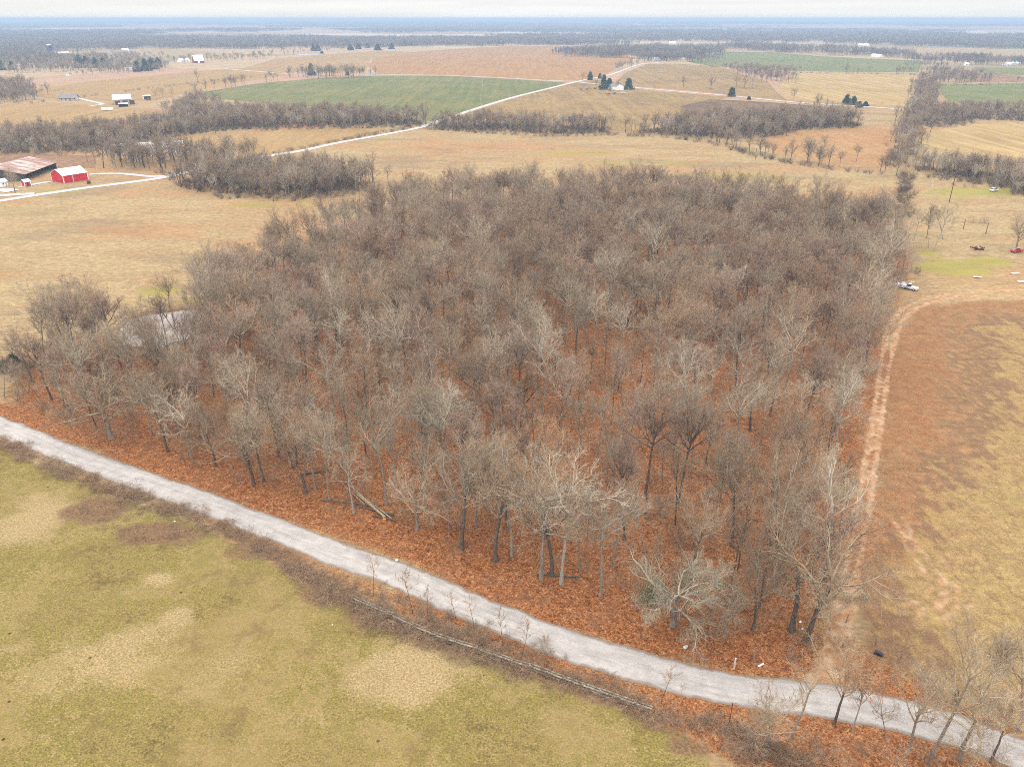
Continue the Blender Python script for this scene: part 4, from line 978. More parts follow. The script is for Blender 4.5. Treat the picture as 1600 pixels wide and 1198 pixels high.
lone(1458,393,318, V[7], HV, 'longest leaning bare tree in the yard by the wood', .5, .9, 'bare trees in the yard', tilt=(0,.22))
lone(1450,388,330, V[8], HV, 'slim leaning bare tree left of the longest one in the yard', 1.5, .9, 'bare trees in the yard', tilt=(0,.20))
lone(1473,374,315, V[8], HV, 'slim tree right behind the longest leaning one in the yard', 2.5, .9, 'bare trees in the yard', tilt=(0,.15))
lone(1448,372,318, V[9], HV, 'slim upright tree at the left of the yard group', 3.1, .9, 'bare trees in the yard', tilt=(0,.05))
lone(1428,375,330, V[7], HV, 'pale thin tree between the wood and the yard group', .9, .8, 'bare trees in the yard')
lone(1408,430,372, V[6], HV, 'pale leaning tree at the wood edge above the junk truck', 4.2, 1.0, 'bare trees in the yard', tilt=(0,.3))
lone(24,301,264, V[0], HV, 'bare dark tree between the two small sheds', .4, 1.2, 'bare farmyard trees')
lone(162,263,215, MIDV[0], 13, 'bare double-trunked tree beside the lane behind the red barn', .4, 1.0, 'bare farmyard trees')
lone(357,240,207, MIDV[2], 13, 'large bare tree alone on the tan field left of the farm lane', .4, 1.3, 'bare farmyard trees')
lone(661,190,160, MIDV[0], 13, 'big round tree where the farm lane crosses the creek', .8, 1.2, 'bare farmyard trees')
lone(310,130,108, MIDV[1], 13, 'tall thin hedge tree above the creek belt', .8, .8, 'bare farmyard trees')
lone(75,148,128, MIDV[0], 13, 'bare tree standing by the grey-roofed house', 1.2, 1.0, 'bare farmyard trees')
for k, (px, py, ty, lb) in enumerate([(1110,140,120,'bare tree alone in the pasture right of the farmhouse'),(1068,137,119,'thin pale tree behind the pasture brush strip'),(1150,138,117,'leftmost of the pasture trees near the right-hand wood'),(1163,137,117,'middle one of the pasture trees near the right-hand wood'),(1176,138,118,'rightmost of the pasture trees near the right-hand wood'),(910,126,112,'round bare tree at the lane fork'),(966,141,124,'bare tree before the white farmhouse'),(931,140,122,'bare tree in the brush left of the farmhouse'),(1398,192,162,'bare round tree beside the lane at the dark hedgerow'),(1240,157,135,'grey tree at the left end of the lane hedge'),(1448,222,207,'small bare tree at the corner of the straw field'),(1287,235,212,'upright bare tree on the orange field'),(1338,252,224,'slender bare tree in the fence row by the orange field')]):
    lone(px, py, ty, MIDV[k % 5], 13, lb, k*1.1, 1.1, 'bare trees standing in the far pastures')
lone(1300,196,158, MIDV[0], 13, 'broad dense bare tree rising from the lane thicket', 1.0, 1.6, 'bare trees standing in the far pastures')
lone(1275,198,162, MIDV[2], 13, 'broad grey bare tree at the left of the lane thicket', 2.0, 1.5, 'bare trees standing in the far pastures')
# saplings along the fence
SG = 'saplings on the roadside verge'
for k, (px, py, ty, lb) in enumerate([(583,930,866,'leftmost thin sapling on the verge in front of the road'),(645,958,890,'tall thin sapling with dark stem at the brambles'),(741,986,932,'branching sapling midway along the verge'),(786,1006,950,'low forked sapling in front of the road'),(815,1030,968,'thin straight sapling beside the rail fence'),(1033,1098,1038,'sapling with upswept twigs at the end of the rail fence'),(668,966,920,'short bushy sapling right of the tall thin one'),(1065,1090,1066,'tiny sapling right of the fence end'),(712,965,920,'small sapling close to the road edge'),(1195,1090,1055,'bare sapling in front of the gate posts')]):
    lone(px, py, ty, SAP[k % 3], 5.5, lb, k*1.3, 1.25, SG, 'sapling')
# shrubs, each a plant of its own
def shrub(px, py, sc, me, label, cat='shrub', group='bare shrubs beside the gravel road', sz=None):
    x, y = G(px, py); o = link('shrub', me, None, None, (x, y, 0)); o.scale = (sc, sc, sz or sc); o.rotation_euler = (0, 0, px*.37); tag(o, label, cat, group); return o
for px, py, sc, k, lb in [(1090,1135,.9,0,'grey twiggy shrub right of the rail fence end'),(1060,1128,.8,2,'brown shrub touching the rail fence end'),(1108,1130,.85,1,'low grey shrub left of the steel fence post'),(1190,1165,1.6,2,'large pale brush clump under the leftmost roadside tree'),(1165,1185,1.4,0,'spreading brush clump at the bottom border'),(1350,1175,.9,0,'small shrub under the short leaning tree'),(1445,1190,1.1,1,'shrub at the foot of the tallest roadside tree'),(1500,1192,1.3,2,'thick shrub under the tangled pale tree'),(1140,1175,1.3,1,'left one of the brush clumps beside the rusty steel post'),(1215,1190,1.5,1,'wide pale brush at the bottom border under the roadside row'),(1270,1178,1.2,0,'brush on the leaves behind the leftmost slim roadside tree'),(1300,1192,1.3,2,'upright brush at the bottom border below the vase-shaped tree'),(1400,1190,1.2,2,'brush between the smallest and the forking roadside trees'),(1560,1195,1.4,1,'brush clump nearest the lower right corner'),(1535,1150,1.3,2,'pale brush at the far roadside below the right field'),(1255,1010,1.2,2,'mauve brush at the foot of the leaning trunks'),(1235,1030,1.0,0,'thin brush between gate posts and the track entrance'),(1310,1010,1.4,1,'wide thin brush left of the dirt track entrance'),(108,655,1.5,2,'grey shrub at the left front corner of the wood'),(65,640,1.5,0,'brown shrub right of the slim mauve-twigged tree'),(40,590,1.8,0,'dark shrub beside the green bush at the left border'),(600,955,1.0,2,'twiggy shrub in the brambles by the verge'),(745,1000,.8,2,'bush in the verge weeds before the rail fence')]:
    shrub(px, py, sc, SHR[k], lb)
for px, py, sc, lb in [(1427,333,1.9,'brushy shrub at the end of the hedge by the wood'),(1520,348,1.3,'left half of the dark brush heap in the yard'),(1538,349,1.4,'right half of the dark brush heap in the yard'),(1490,290,1.3,'left of the grey weed mounds below the tree row'),(1508,292,1.3,'middle one of the grey weed mounds below the tree row'),(1522,293,1.2,'right of the grey weed mounds below the tree row'),(1432,428,1.5,'olive shrub under the pale leaning tree')]:
    shrub(px, py, sc, SHR[1], lb, group='shrubs in the yard')
def ever(px, py, ty, seed, label, mat='pine', rb=.28, group=None, name='evergreen_tree', size=.5, per=10):
    x, y = G(px, py); h = height_to(px, py, ty)
    e_ = empty(name, (x, y, 0), seed); tag(e_, label, 'evergreen tree', group)
    link('crown', conifer_mesh(seed, h, h*rb, 16, size, per), M[mat], e_); link('trunk', cone_trunk(h, .12), M['trunk_dark'], e_)
EG = 'dark evergreens round the far farms'
for k, (px, py, ty, rb, lb) in enumerate([(922,125.5,113,.3,'dark conifer behind the lane beside the round bare tree'),(937,123,116,.3,'small dark conifer at the lane fork'),(943,140,119,.28,'tallest green conifer left of the white farmhouse'),(952,136,124,.45,'dark spreading conifer touching the white farmhouse'),(982,140,124,.4,'brownish cedar right of the white farmhouse'),(1143,151,138,.4,'round dark cedar beside the lane right of the farmhouse'),(1170,156,152,.5,'tiny dark cedar on the lane fence'),(1322,163,149,.4,'left of the green pines by the straw field'),(1333,164,152,.4,'right of the green pines by the straw field'),(1342,168,160,.5,'low dark bush at the lane beside the green pines'),(125,106,88,.4,'leftmost of the dark pines near the far houses'),(136,105,90,.4,'second dark pine near the far houses'),(150,106,92,.4,'third dark pine near the far houses'),(163,105,92,.4,'last of the dark pine row near the far houses'),(215,112,97,.4,'dark pine left in the grove by the tan field'),(228,111,94,.4,'middle dark pine in the grove by the tan field'),(238,108,93,.4,'tall dark pine in the grove by the tan field'),(248,105,92,.4,'right dark pine in the grove by the tan field'),(3,110,96,.4,'dark pine at the left border'),(20,109,98,.45,'round dark pine near the left border'),(548,79,71,.5,'left of the round cedars on the tan ridge'),(560,77,70,.5,'second round cedar on the tan ridge'),(574,75,69,.4,'third round cedar on the tan ridge'),(590,79,70,.5,'fourth round cedar on the tan ridge'),(612,77,70,.5,'rightmost round cedar on the tan ridge'),(490,80,72,.4,'left of the two cedars by the small white pond'),(497,80,71,.4,'right of the two cedars by the small white pond'),(503,84,81,.6,'tiny cedar by the small white pond'),(1352,166,160,.6,'small evergreen right of the lane pines'),(487,118,100,.3,'dark evergreen within the stand at the green field edge'),(543,118,113,.5,'small dark cedar in the stand at the green field edge')]):
    ever(px, py, ty, 600+k, lb, 'pine', rb*1.3, EG, size=max(.5, .0014*abs(G(px, py)[1])), per=12)
ever(1022,933,908, 690, 'green cedar bush half hidden by the pale spreading oak', 'moss_leaf', .62, None, 'cedar_bush', .22, 26)
ever(24,572,556, 691, 'low rounded green bush at the left border beside the tan field', 'cedar', .8, None, 'evergreen_bush', .3, 22)
ever(8,580,566, 692, 'small olive bush left of the rounded green one', 'cedar', .8, None, 'evergreen_bush', .3, 18)

# brown leaves clinging to the short leaning roadside tree
x, y = G(1340, 1120); r_ = np.random.default_rng(5)
# (they hang on that tree, as a part of it)
for o in [q for q in COL.objects if q.get('label', '').startswith('short leaning tree with brown')]:
    Vv, Ff = leaf_cloud(r_, np.stack([r_.normal(0, 1.6, 70), r_.normal(0, 1.6, 70), r_.uniform(5.0, 9.5, 70)], 1), .24, 6, .3)
    link('dry_leaves', new_mesh('dry_leaves', Vv, Ff), M['brownleaf'], o)

# ------------------------------------------------------------------ buildings
def frame(p0, p1):
    a, b = np.array(G(*p0)), np.array(G(*p1)); d = b-a; return a, float(np.hypot(*d)), math.atan2(d[1], d[0])
def gable(name, p0, p1, depth, wh, rh, wall, roof, label, cat, group=None, over=.35, doors=(), windows=(), trim=None, ridge='x', sheets=0, open_front=False, L=None, chimney=None):
    """p0, p1: the two ground corners of the side facing the viewer (pixels)"""
    a, l, rz = frame(p0, p1); l = L or l
    e_ = empty(name, (a[0], a[1], 0), rz); tag(e_, label, cat, group)
    w = MB()
    def gp(x): return [(x, 0, 0), (x, depth, 0), (x, depth, wh), (x, depth/2, wh+rh), (x, 0, wh)]
    if ridge == 'x':
        if not open_front: w.quad((0,0,0),(l,0,0),(l,0,wh),(0,0,wh))
        w.quad((l,depth,0),(0,depth,0),(0,depth,wh),(l,depth,wh)); w.quad(*gp(0)); w.quad(*gp(l))
    else:
        w.quad((0,0,0),(l,0,0),(l,0,wh),(l/2,0,wh+rh),(0,0,wh)); w.quad((0,depth,0),(l,depth,0),(l,depth,wh),(l/2,depth,wh+rh),(0,depth,wh))
        w.quad((0,0,0),(0,depth,0),(0,depth,wh),(0,0,wh)); w.quad((l,0,0),(l,depth,0),(l,depth,wh),(l,0,wh))
    w.build('wall', M[wall], e_)
    r_ = MB(); th = .12
    if ridge == 'x':
        s_ = rh/(depth/2); z0 = wh - over*s_
        for y0, y1, za, zb in ((-over, depth/2, z0, wh+rh), (depth/2, depth+over, wh+rh, z0)):
            n_ = len(r_.v); x0, x1 = -over, l+over
            r_.v += [(x0,y0,za+.02),(x1,y0,za+.02),(x1,y1,zb+.02),(x0,y1,zb+.02),(x0,y0,za+th),(x1,y0,za+th),(x1,y1,zb+th),(x0,y1,zb+th)]
            r_.f += [tuple(n_+i for i in q) for q in ((0,3,2,1),(4,5,6,7),(0,1,5,4),(1,2,6,5),(2,3,7,6),(3,0,4,7))]
    else:
        s_ = rh/(l/2); z0 = wh - over*s_
        for x0, x1, za, zb in ((-over, l/2, z0, wh+rh), (l/2, l+over, wh+rh, z0)):
            n_ = len(r_.v); y0, y1 = -over, depth+over
            r_.v += [(x0,y0,za+.02),(x1,y0,zb+.02),(x1,y1,zb+.02),(x0,y1,za+.02),(x0,y0,za+th),(x1,y0,zb+th),(x1,y1,zb+th),(x0,y1,za+th)]
            r_.f += [tuple(n_+i for i in q) for q in ((0,3,2,1),(4,5,6,7),(0,1,5,4),(1,2,6,5),(2,3,7,6),(3,0,4,7))]
    ro = r_.build('roof', M[roof], e_)
    if sheets:
        sb = MB()
        for k in range(1, sheets):
            x_ = l*k/sheets
            sb.quad((x_-.09,-over,z0+th+.02),(x_+.09,-over,z0+th+.02),(x_+.09,depth/2,wh+rh+th+.02),(x_-.09,depth/2,wh+rh+th+.02))
        sb.build('roof_seam', M['silver'], ro)
    if chimney: MB().box(chimney[0], chimney[1], wh, chimney[0]+.7, chimney[1]+.7, wh+rh+.9).build('chimney', M['stone'], ro)
    for (x, wd, h, m) in doors: MB().box(x, -.05, .02, x+wd, .03, h).build('door', M[m], e_)
    for (x, z, wd, h) in windows:
        wn_ = MB().box(x-.08, -.06, z-.08, x+wd+.08, .02, z+h+.08).build('window', M['white_paint'], e_)
        MB().box(x, -.09, z, x+wd, -.03, z+h).build('pane', M['glass'], wn_)
    if trim:
        tb = MB()
        for x_, y_ in ((0, 0), (l, 0), (0, depth)): tb.box(x_-.14, y_-.14, 0, x_+.14, y_+.14, wh)
        tb.box(-.06, -.06, wh-.28, l+.06, -.003, wh-.02)
        tb.build('corner_trim', M[trim], e_)
    return e_
gable('barn', (100.5,286.5), (138,280.5), 11.5, 3.7, 2.5, 'red_paint', 'white_roof', 'bright red metal barn with white roof beside the farm lane', 'barn', trim='white_paint', sheets=3, doors=[(4.6,.5,3.4,'silver')])
a, l_, rz = frame((42,282), (88,263))
gable('pole_barn', (40,282.5), (89,263.5), 27, 3.4, 3.0, 'dark_wood', 'rust', 'long low open shed with patchy rust-red sheet roof behind the red barn', 'shed', over=.9, open_front=True, doors=())
e_ = [o for o in COL.objects if o.name == 'pole_barn'][0]
for k in range(6): MB().box(.3+k*l_/5.2, -.12, 0, .55+k*l_/5.2, .12, 3.35).build('post', M['dark_wood'], e_)
MB().box(l_-4, 28.2, 2.6, l_+3, 33, 2.75).build('lean_to_roof', M['white_roof'], e_)
MB().box(l_-3.6, 32.5, 0, l_+2.6, 32.8, 2.6).build('lean_to_wall', M['dark_wood'], e_)
gable('shed', (39.5,292), (49,290.5), 3.0, 2.3, 1.0, 'red_paint', 'green_roof', 'small red shed with pale green roof and white trim left of the red barn', 'shed', trim='white_paint', doors=[(1.1,.8,1.9,'red_dark')], windows=[(.25,1.0,.5,.7),(2.2,1.0,.5,.7)])
gable('shed', (3,292.5), (13,290.5), 3.2, 2.4, 1.2, 'white_paint', 'green_roof', 'tiny white shed with greenish roof at the left border', 'shed', windows=[(.8,1.0,.6,.8)], doors=[(2.2,.8,1.9,'grey_conc')])
gable('poultry_house', (172,243), (288,236), 12, 3.0, 2.6, 'white_paint', 'white_roof', 'long white building mostly hidden behind bare trees by the creek', 'poultry house', windows=[(3,1.0,1.5,1.2),(9,1.0,1.5,1.2),(15,1.0,1.5,1.2),(21,1.0,1.5,1.2)], doors=[(12,1.2,2.1,'grey_conc')])
gable('shed', (276,243), (283,243), 3.0, 2.3, 1.0, 'white_paint', 'white_roof', 'little white hut right of the hidden long white building', 'shed', doors=[(.8,.8,1.8,'grey_conc')])
gable('barn', (178,164.5), (206,163.5), 20, 5.0, 3.6, 'tan_siding', 'white_roof', 'large pale-roofed farm building with tan gable on the left middle field', 'barn', over=.5, doors=[(1.5,4.5,3.8,'dark_wood'),(8,4.5,3.8,'dark_wood'),(14,4.5,3.8,'dark_wood')])
gable('open_shelter', (186,167.5), (200,167), 7, 2.6, .5, 'dark_wood', 'white_roof', 'low flat white-roofed shelter in front of the large pale-roofed barn', 'shelter', open_front=True)
gable('house', (92,158), (118,157.5), 13, 2.7, 3.0, 'stone', 'shingle', 'single-storey house with broad grey-brown hip-like roof', 'house', over=.8, windows=[(2,1,1.4,1.2),(6,1,1.4,1.2),(14,1,1.6,1.2)], doors=[(10,1,2.1,'dark_wood')], chimney=(8,7))
gable('carport', (225,155.5), (236,155), 8, 3.0, .6, 'white_paint', 'white_roof', 'white carport with open front right of the large pale-roofed barn', 'carport', open_front=True)
gable('house', (952,140), (963,141.5), 10, 4.2, 3.0, 'white_paint', 'shingle', 'white two-storey farmhouse under conifers at the lane', 'house', windows=[(1.5,.9,1,1.3),(5,.9,1,1.3),(1.5,2.6,1,1.2),(5,2.6,1,1.2)], doors=[(3.4,1,2.1,'dark_wood')], chimney=(4,5))
gable('shed', (1021,95), (1028,95.3), 8, 4.5, 1.0, 'white_paint', 'white_roof', 'white box-like shed where the lane meets the dark wood', 'shed', doors=[(2,2.5,3,'grey_conc')])
gable('barn', (304,99), (319.5,98.6), 20, 4.0, 9.5, 'red_dark', 'white_roof', 'white gambrel-roofed barn with red base on the tan ridge', 'barn', over=.2, doors=[(6,4,3.4,'white_paint')])
gable('house', (283,98), (297,97), 9, 3.6, 3.0, 'white_paint', 'white_roof', 'white house left of the gambrel-roofed barn', 'house', windows=[(3,1,1.4,1.4),(9,1,1.4,1.4)], doors=[(6,1,2.1,'grey_conc')])
for p0, p1, d, wh, rh, ro, lb in [((56,88),(66,87.6),10,3.5,2.5,'white_roof','long white roofed farm building just left of the silo'),((90,87),(112,86),24,6,4,'white_roof','wide white farm building right of the silo'),((192,81),(202,80.7),14,5,6,'white_roof','white farmhouse with steep roof at the dark wood edge'),((20,103),(32,103),10,4,3,'shingle','pale house among bare trees near the left border'),((80,102),(92,101.5),10,4.5,3.5,'shingle','white house under bare trees below the silo'),((118,99),(124,99),10,6,4,'white_roof','tall white house left of the dark pine row'),((196,110),(207,109.6),10,3.5,2.5,'white_roof','pale house left of the dark pine grove'),((103,107.5),(109,107.3),6,2.8,1.5,'white_roof','small white outbuilding below the far houses'),((104,119.5),(111,119.2),6,2.6,1.6,'green_roof','small blue-grey shed in the hedge below the far houses'),((420,62),(428,62),24,6,7,'white_roof','white farm roof far out above the tan ridge'),((278,73),(298,72),24,5,4,'white_roof','long pale roofs far out behind the ridge trees'),((1046,70),(1056,70),20,7,6,'white_roof','white house far out over the dark wood'),((1342,73),(1358,73),24,6,5,'white_roof','white house cluster far out on the right'),((1360,89),(1375,90),16,5,4,'white_roof','pale house beyond the upper green field'),((1574,103),(1592,101),18,4,3,'green_roof','blue-white long building at the right border'),((1590,100),(1596,99.6),12,6,3,'white_roof','bright white shed at the right border'),((1254,66),(1260,66),24,8,6,'white_roof','lone white house far out at the right of centre'),((1508,103),(1514,103),10,4,3,'white_roof','small white house among the right-hand trees'),((360,72),(380,71.5),24,5,4,'white_roof','pale barns far out left of the ridge')]:
    g_ = gable('house', p0, p1, d*.6, wh*.7, rh*.6, 'white_paint', ro, lb, 'house', 'far farm buildings', windows=[(1.5,1.0,1.2,1.3),(4,1.0,1.2,1.3)])
# silo
x, y = G(80, 88); e_ = empty('silo', (x, y, 0)); tag(e_, 'tall dark blue silo with pale cap on the left skyline', 'silo')
hs = height_to(80, 88, 71); MB().tube((0,0,0), (0,0,hs), 5.2, None, 24).build('tank', M['silo_blue'], e_)
MB().tube((0,0,hs), (0,0,hs+2.2), 5.3, 1.6, 24).build('cap', M['white_roof'], e_)
ld = MB().box(-.4,-5.5,0,-.3,-5.3,hs).box(.3,-5.5,0,.4,-5.3,hs)
for k in range(int(hs)): ld.box(-.3,-5.45,k+.5,.3,-5.38,k+.56)
ld.build('ladder', M['silver'], e_)

# ------------------------------------------------------------------ vehicles
def car(px, py, rz, paintm, label, cat='car', pickup=False, group=None):
    x, y = G(px, py); e_ = empty('parked_truck' if pickup else 'parked_car', (x, y, 0), rz); tag(e_, label, cat, group)
    prof = [(-2.2,.45),(2.15,.45),(2.2,.75),(2.05,.95),(.9,1.02),(-2.15,1.02),(-2.25,.8)]
    MB().prism(prof, -.85, .85).build('body', M[paintm], e_)
    cp = [(-1.75,1.02),(1.0,1.02),(.35,1.5),(-1.35,1.5)] if not pickup else [(-.35,1.02),(1.1,1.02),(.55,1.75),(-.3,1.75)]
    MB().prism(cp, -.72, .72).build('window_glass', M['glass'], e_)
    z_ = cp[2][1]; MB().box(cp[3][0]+.02, -.70, z_-.03, cp[2][0]-.02, .70, z_+.05).build('roof', M[paintm], e_)
    for sx in (-1.4, 1.4):
        for sy in (-.78, .78):
            wh_ = MB().tube((sx, sy-.1, .34), (sx, sy+.1, .34), .34, None, 14).build('wheel', M['rubber'], e_)
            MB().tube((sx, sy-.12, .34), (sx, sy+.12, .34), .19, None, 10).build('rim', M['silver'], wh_)
    for sy in (-.6, .6): MB().box(2.1, sy-.18, .68, 2.24, sy+.18, .86).build('headlight', M['white_car'], e_)
    return e_
car(951,147.5,.4,'red_car','red car parked on the grass below the white farmhouse')
car(960.5,147,.9,'blue_car','blue car parked on the grass below the white farmhouse')
car(1588,394,.3,'red_car','red car parked under the gnarled tree at the right border')
car(1421,452,2.4,'white_car','old white pickup truck parked at the wood edge by the track bend','pickup truck',True)
car(1553,299,.5,'white_car','white car parked at the foot of the tree row on the right')
car(232,157,.2,'red_dark','dark red car under the white carport')
car(974,146.5,.2,'white_car','pale car right of the two coloured cars at the farmhouse')
# trailers, panels, scrap
def trailer(px, py, rz, label, L=5.5, W_=2.2, H_=2.0, m='white_paint'):
    x, y = G(px, py); e_ = empty('box_trailer', (x, y, 0), rz); tag(e_, label, 'trailer')
    MB().prism([(-L/2,.55),(L/2,.55),(L/2+.3,.9),(L/2+.3,H_),(L/2,H_+.25),(-L/2,H_+.25)], -W_/2, W_/2).build('body', M[m], e_)
    for sy in (-W_/2, W_/2): MB().tube((-.4, sy-.12, .34), (-.4, sy+.12, .34), .34, None, 12).build('wheel', M['rubber'], e_)
    MB().tube((L/2+.2, 0, .5), (L/2+1.4, 0, .5), .06).build('tow_bar', M['silver'], e_)
trailer(168,173,.1,'long white trailer standing in the field below the pale-roofed barn', 9, 2.5, 2.4)
trailer(280,239.5,.3,'white camper trailer by the hidden long white building', 6)
trailer(1414,450.5,2.2,'small grey utility trailer beside the old white pickup', 2.6, 1.6, .9, 'silver')
def panels(px, py, rz, label, m='silver'):
    x, y = G(px, py); e_ = empty('sheet_metal_stack', (x, y, 0), rz); tag(e_, label, 'metal sheets')
    MB().box(-1.2,-.6,.25,1.2,.6,.31).build('top_sheet', M[m], e_); MB().box(-1.1,-.5,0,-.95,.5,.25).build('bearer', M['grey_wood'], e_); MB().box(.95,-.5,0,1.1,.5,.25).build('bearer', M['grey_wood'], e_)
panels(1527,434,-.3,'grey metal sheet stack lying in the yard above the track')
panels(1596,441,.1,'white metal sheets lying at the right border above the track','white_paint')
panels(1586,428,.1,'pale flat sheet on the yard grass near the right border','white_paint')
# log pile, bales, junk
def logs(px, py, n, label, m, rad, ln, cat, name, seed):
    r_ = np.random.default_rng(seed); x, y = G(px, py); e_ = empty(name, (x, y, 0), r_.uniform(0, 3)); tag(e_, label, cat)
    for k in range(n):
        a_ = r_.uniform(0, 3.14); cx_, cy_ = r_.normal(0, 1.1), r_.normal(0, .6); q = r_.uniform(.6, 1.1)*ln/2; z_ = rad + (k % 3)*rad*1.5
        MB().tube((cx_-q*math.cos(a_), cy_-q*math.sin(a_), z_), (cx_+q*math.cos(a_), cy_+q*math.sin(a_), z_+r_.normal(0, .15)), rad*r_.uniform(.7, 1.2), None, 8).build('log', M[m], e_)
logs(1527,390,12,'heap of dark rusty brown logs on bare earth in the yard','rust_steel',.22,1.8,'log pile','log_pile',3)
for k, (px, py, lb) in enumerate([(1404,364,'left straw bale at the wood edge'),(1409,364.5,'middle straw bale at the wood edge'),(1413,365,'right straw bale at the wood edge')]):
    x, y = G(px, py); o = MB().tube((-.55,0,.58), (.55,0,.58), .58, None, 14).build('straw_bale', M['tan_bale'], None, (x, y, 0)); o.rotation_euler = (0,0,.4+k); tag(o, lb, 'bale', 'straw bales at the wood edge')
x, y = G(139,287); o = MB().tube((-.8,0,.9), (.8,0,.9), .9, None, 16).build('round_bale', M['red_dark'], None, (x, y, 0)); o.rotation_euler = (0,0,.6); tag(o, 'dark maroon round bale on the grass right of the red barn', 'bale')
for k, (px, py, m, lb) in enumerate([(1401,445,'white_paint','white scrap heap left of the old pickup'),(1426,442,'tan_bale','yellowish scrap heap behind the old pickup'),(1411,443,'silver','grey scrap heap between trailer and wood')]):
    x, y = G(px, py); r_ = np.random.default_rng(k); mb = MB()
    for j in range(7): c_ = r_.normal(0, .7, 2); s_ = r_.uniform(.15, .5); mb.prism([(c_[0]-s_,0),(c_[0]+s_,.05),(c_[0]+s_*.8,s_*1.3),(c_[0]-s_*.5,s_)], c_[1]-s_, c_[1]+s_)
    tag(mb.build('scrap_heap', M[m], None, (x, y, 0)), lb, 'scrap', 'scrap heaps by the old pickup')
# utility poles
def pole(px, py, ty, label, m='pole_wood', arm=True, rz=0.):
    x, y = G(px, py); h = height_to(px, py, ty); e_ = empty('utility_pole', (x, y, 0), rz); tag(e_, label, 'utility pole', 'utility poles')
    MB().tube((0,0,-.3), (0,0,h), .19, .13, 10).build('shaft', M[m], e_)
    if arm:
        ar = MB().box(-1.2,-.07,h-.7,1.2,.07,h-.55).build('crossarm', M[m], e_)
        for q in (-1.1, 0, 1.1): MB().tube((q,0,h-.55), (q,0,h-.32), .06, .045, 8).build('insulator', M['white_paint'], ar)
pole(1483,316,268,'brown leaning utility pole in the yard right of the wood', 'rust_steel', True, .4)
pole(631,110,95,'utility pole on the reddish stubble field, left one')
pole(677,115,97,'utility pole on the reddish stubble field, right one')
pole(754,136,122,'pale utility pole inside the green field','pole_pale',False)
pole(751.5,168,152,'pale utility pole beside the lane at the green field','pole_pale',False)
pole(839,163,144,'dark utility pole right of the farm lane')
pole(989,208,183,'bleached white pole at the end of the bare tree line','pole_pale',True,.5)
pole(1180,250,232,'short brown pole on the back field fence','pole_wood',False)
pole(1505,358,342,'short thin pole left of the dark brush heap','pole_wood',False)
pole(1540,366,348,'short thin pole right of the dark brush heap','pole_wood',False)
pole(1455,297,282,'thin grey pole on the yellow grass of the yard','pole_pale',False)

# ------------------------------------------------------------------ fences, posts and small things by the road
fl = GP([(548,937),(580,952),(612,966),(645,982),(680,997),(712,1008),(745,1018),(772,1028),(800,1038),(828,1046),(855,1056),(882,1066),(910,1076),(938,1086),(965,1095),(992,1104),(1018,1113)])
e_ = empty('rail_fence', (fl[0][0], fl[0][1], 0)); tag(e_, 'low weathered grey timber rail fence half buried in brambles along the verge', 'fence')
r_ = np.random.default_rng(8); fl0 = fl - fl[0]
for k, (a, b) in enumerate(zip(fl0[:-1], fl0[1:])):
    d = b-a; dn = d/np.hypot(*d); nr_ = np.array([-dn[1], dn[0]])
    p = MB().box(-.11,-.11,-.1,.11,.11,.82).build('post', M['grey_wood'], e_, (a[0], a[1], 0)); p.rotation_euler = (0, 0, math.atan2(d[1], d[0]))
    for off, z0 in ((.0, .18), (.55, .42), (.02, .58)):
        m = MB(); w_ = .1 if off == 0 else .13
        q0 = a + nr_*off + dn*.03; q1 = b + nr_*off - dn*.03; z1, z2 = z0 + r_.normal(0, .04), z0 + r_.normal(0, .04)
        m.tube((q0[0], q0[1], z1), (q1[0], q1[1], z2), w_, w_*.9, 6).build('rail', M['grey_wood'], e_)
# wire fence at the right of the track entrance
wf = GP([(1322,972),(1368,1008),(1405,1034),(1447,1070),(1490,1098)])
e_ = empty('wire_fence', (wf[0][0], wf[0][1], 0)); tag(e_, 'thin wire fence with leaning posts crossing the leaves right of the track entrance', 'fence')
wf0 = wf-wf[0]
for k, p in enumerate(wf0): MB().tube((p[0], p[1], -.1), (p[0]+.08*(-1)**k, p[1], 1.45), .075, .065, 8).build('post', M['post_wood'], e_)
for a, b in zip(wf0[:-1], wf0[1:]):
    for z_ in (.45, .85, 1.25): MB().tube((a[0], a[1], z_), (b[0], b[1], z_), .016, None, 4).build('wire', M['wire'], e_)
def post(px, py, ty, m, label, r=.1, name='fence_post', cat='fence post', tilt=0.):
    x, y = G(px, py); h = height_to(px, py, ty); o = MB().tube((0,0,-.1), (0,0,h), r, r*.85, 8).tube((0,0,h), (0,0,h+.04), r*.85, r*.4, 8).build(name, M[m], None, (x, y, 0)); o.rotation_euler = (0, tilt, 0); tag(o, label, cat); return o
post(1147,1044,1028,'pole_pale','short pale wooden post at the road edge left of the gate post',.13)
post(1177,1034,1011,'post_wood','taller greenish gate post by the track entrance',.13)
post(1139,1132,1098,'rust_steel','rusty steel fence post standing in the leaves near the big brush clump',.06)
post(1117,1034,1020,'post_wood','thin grey stake in the leaf litter left of the pale post',.05)
post(1491,1094,1078,'trunk_dark','dark cut tree stump at the roadside below the right field',.28,'tree_stump','stump')
post(1186,1040,1034,'white_paint','short white marker tube lying by the gate post',.12,'marker_tube','marker', .9)
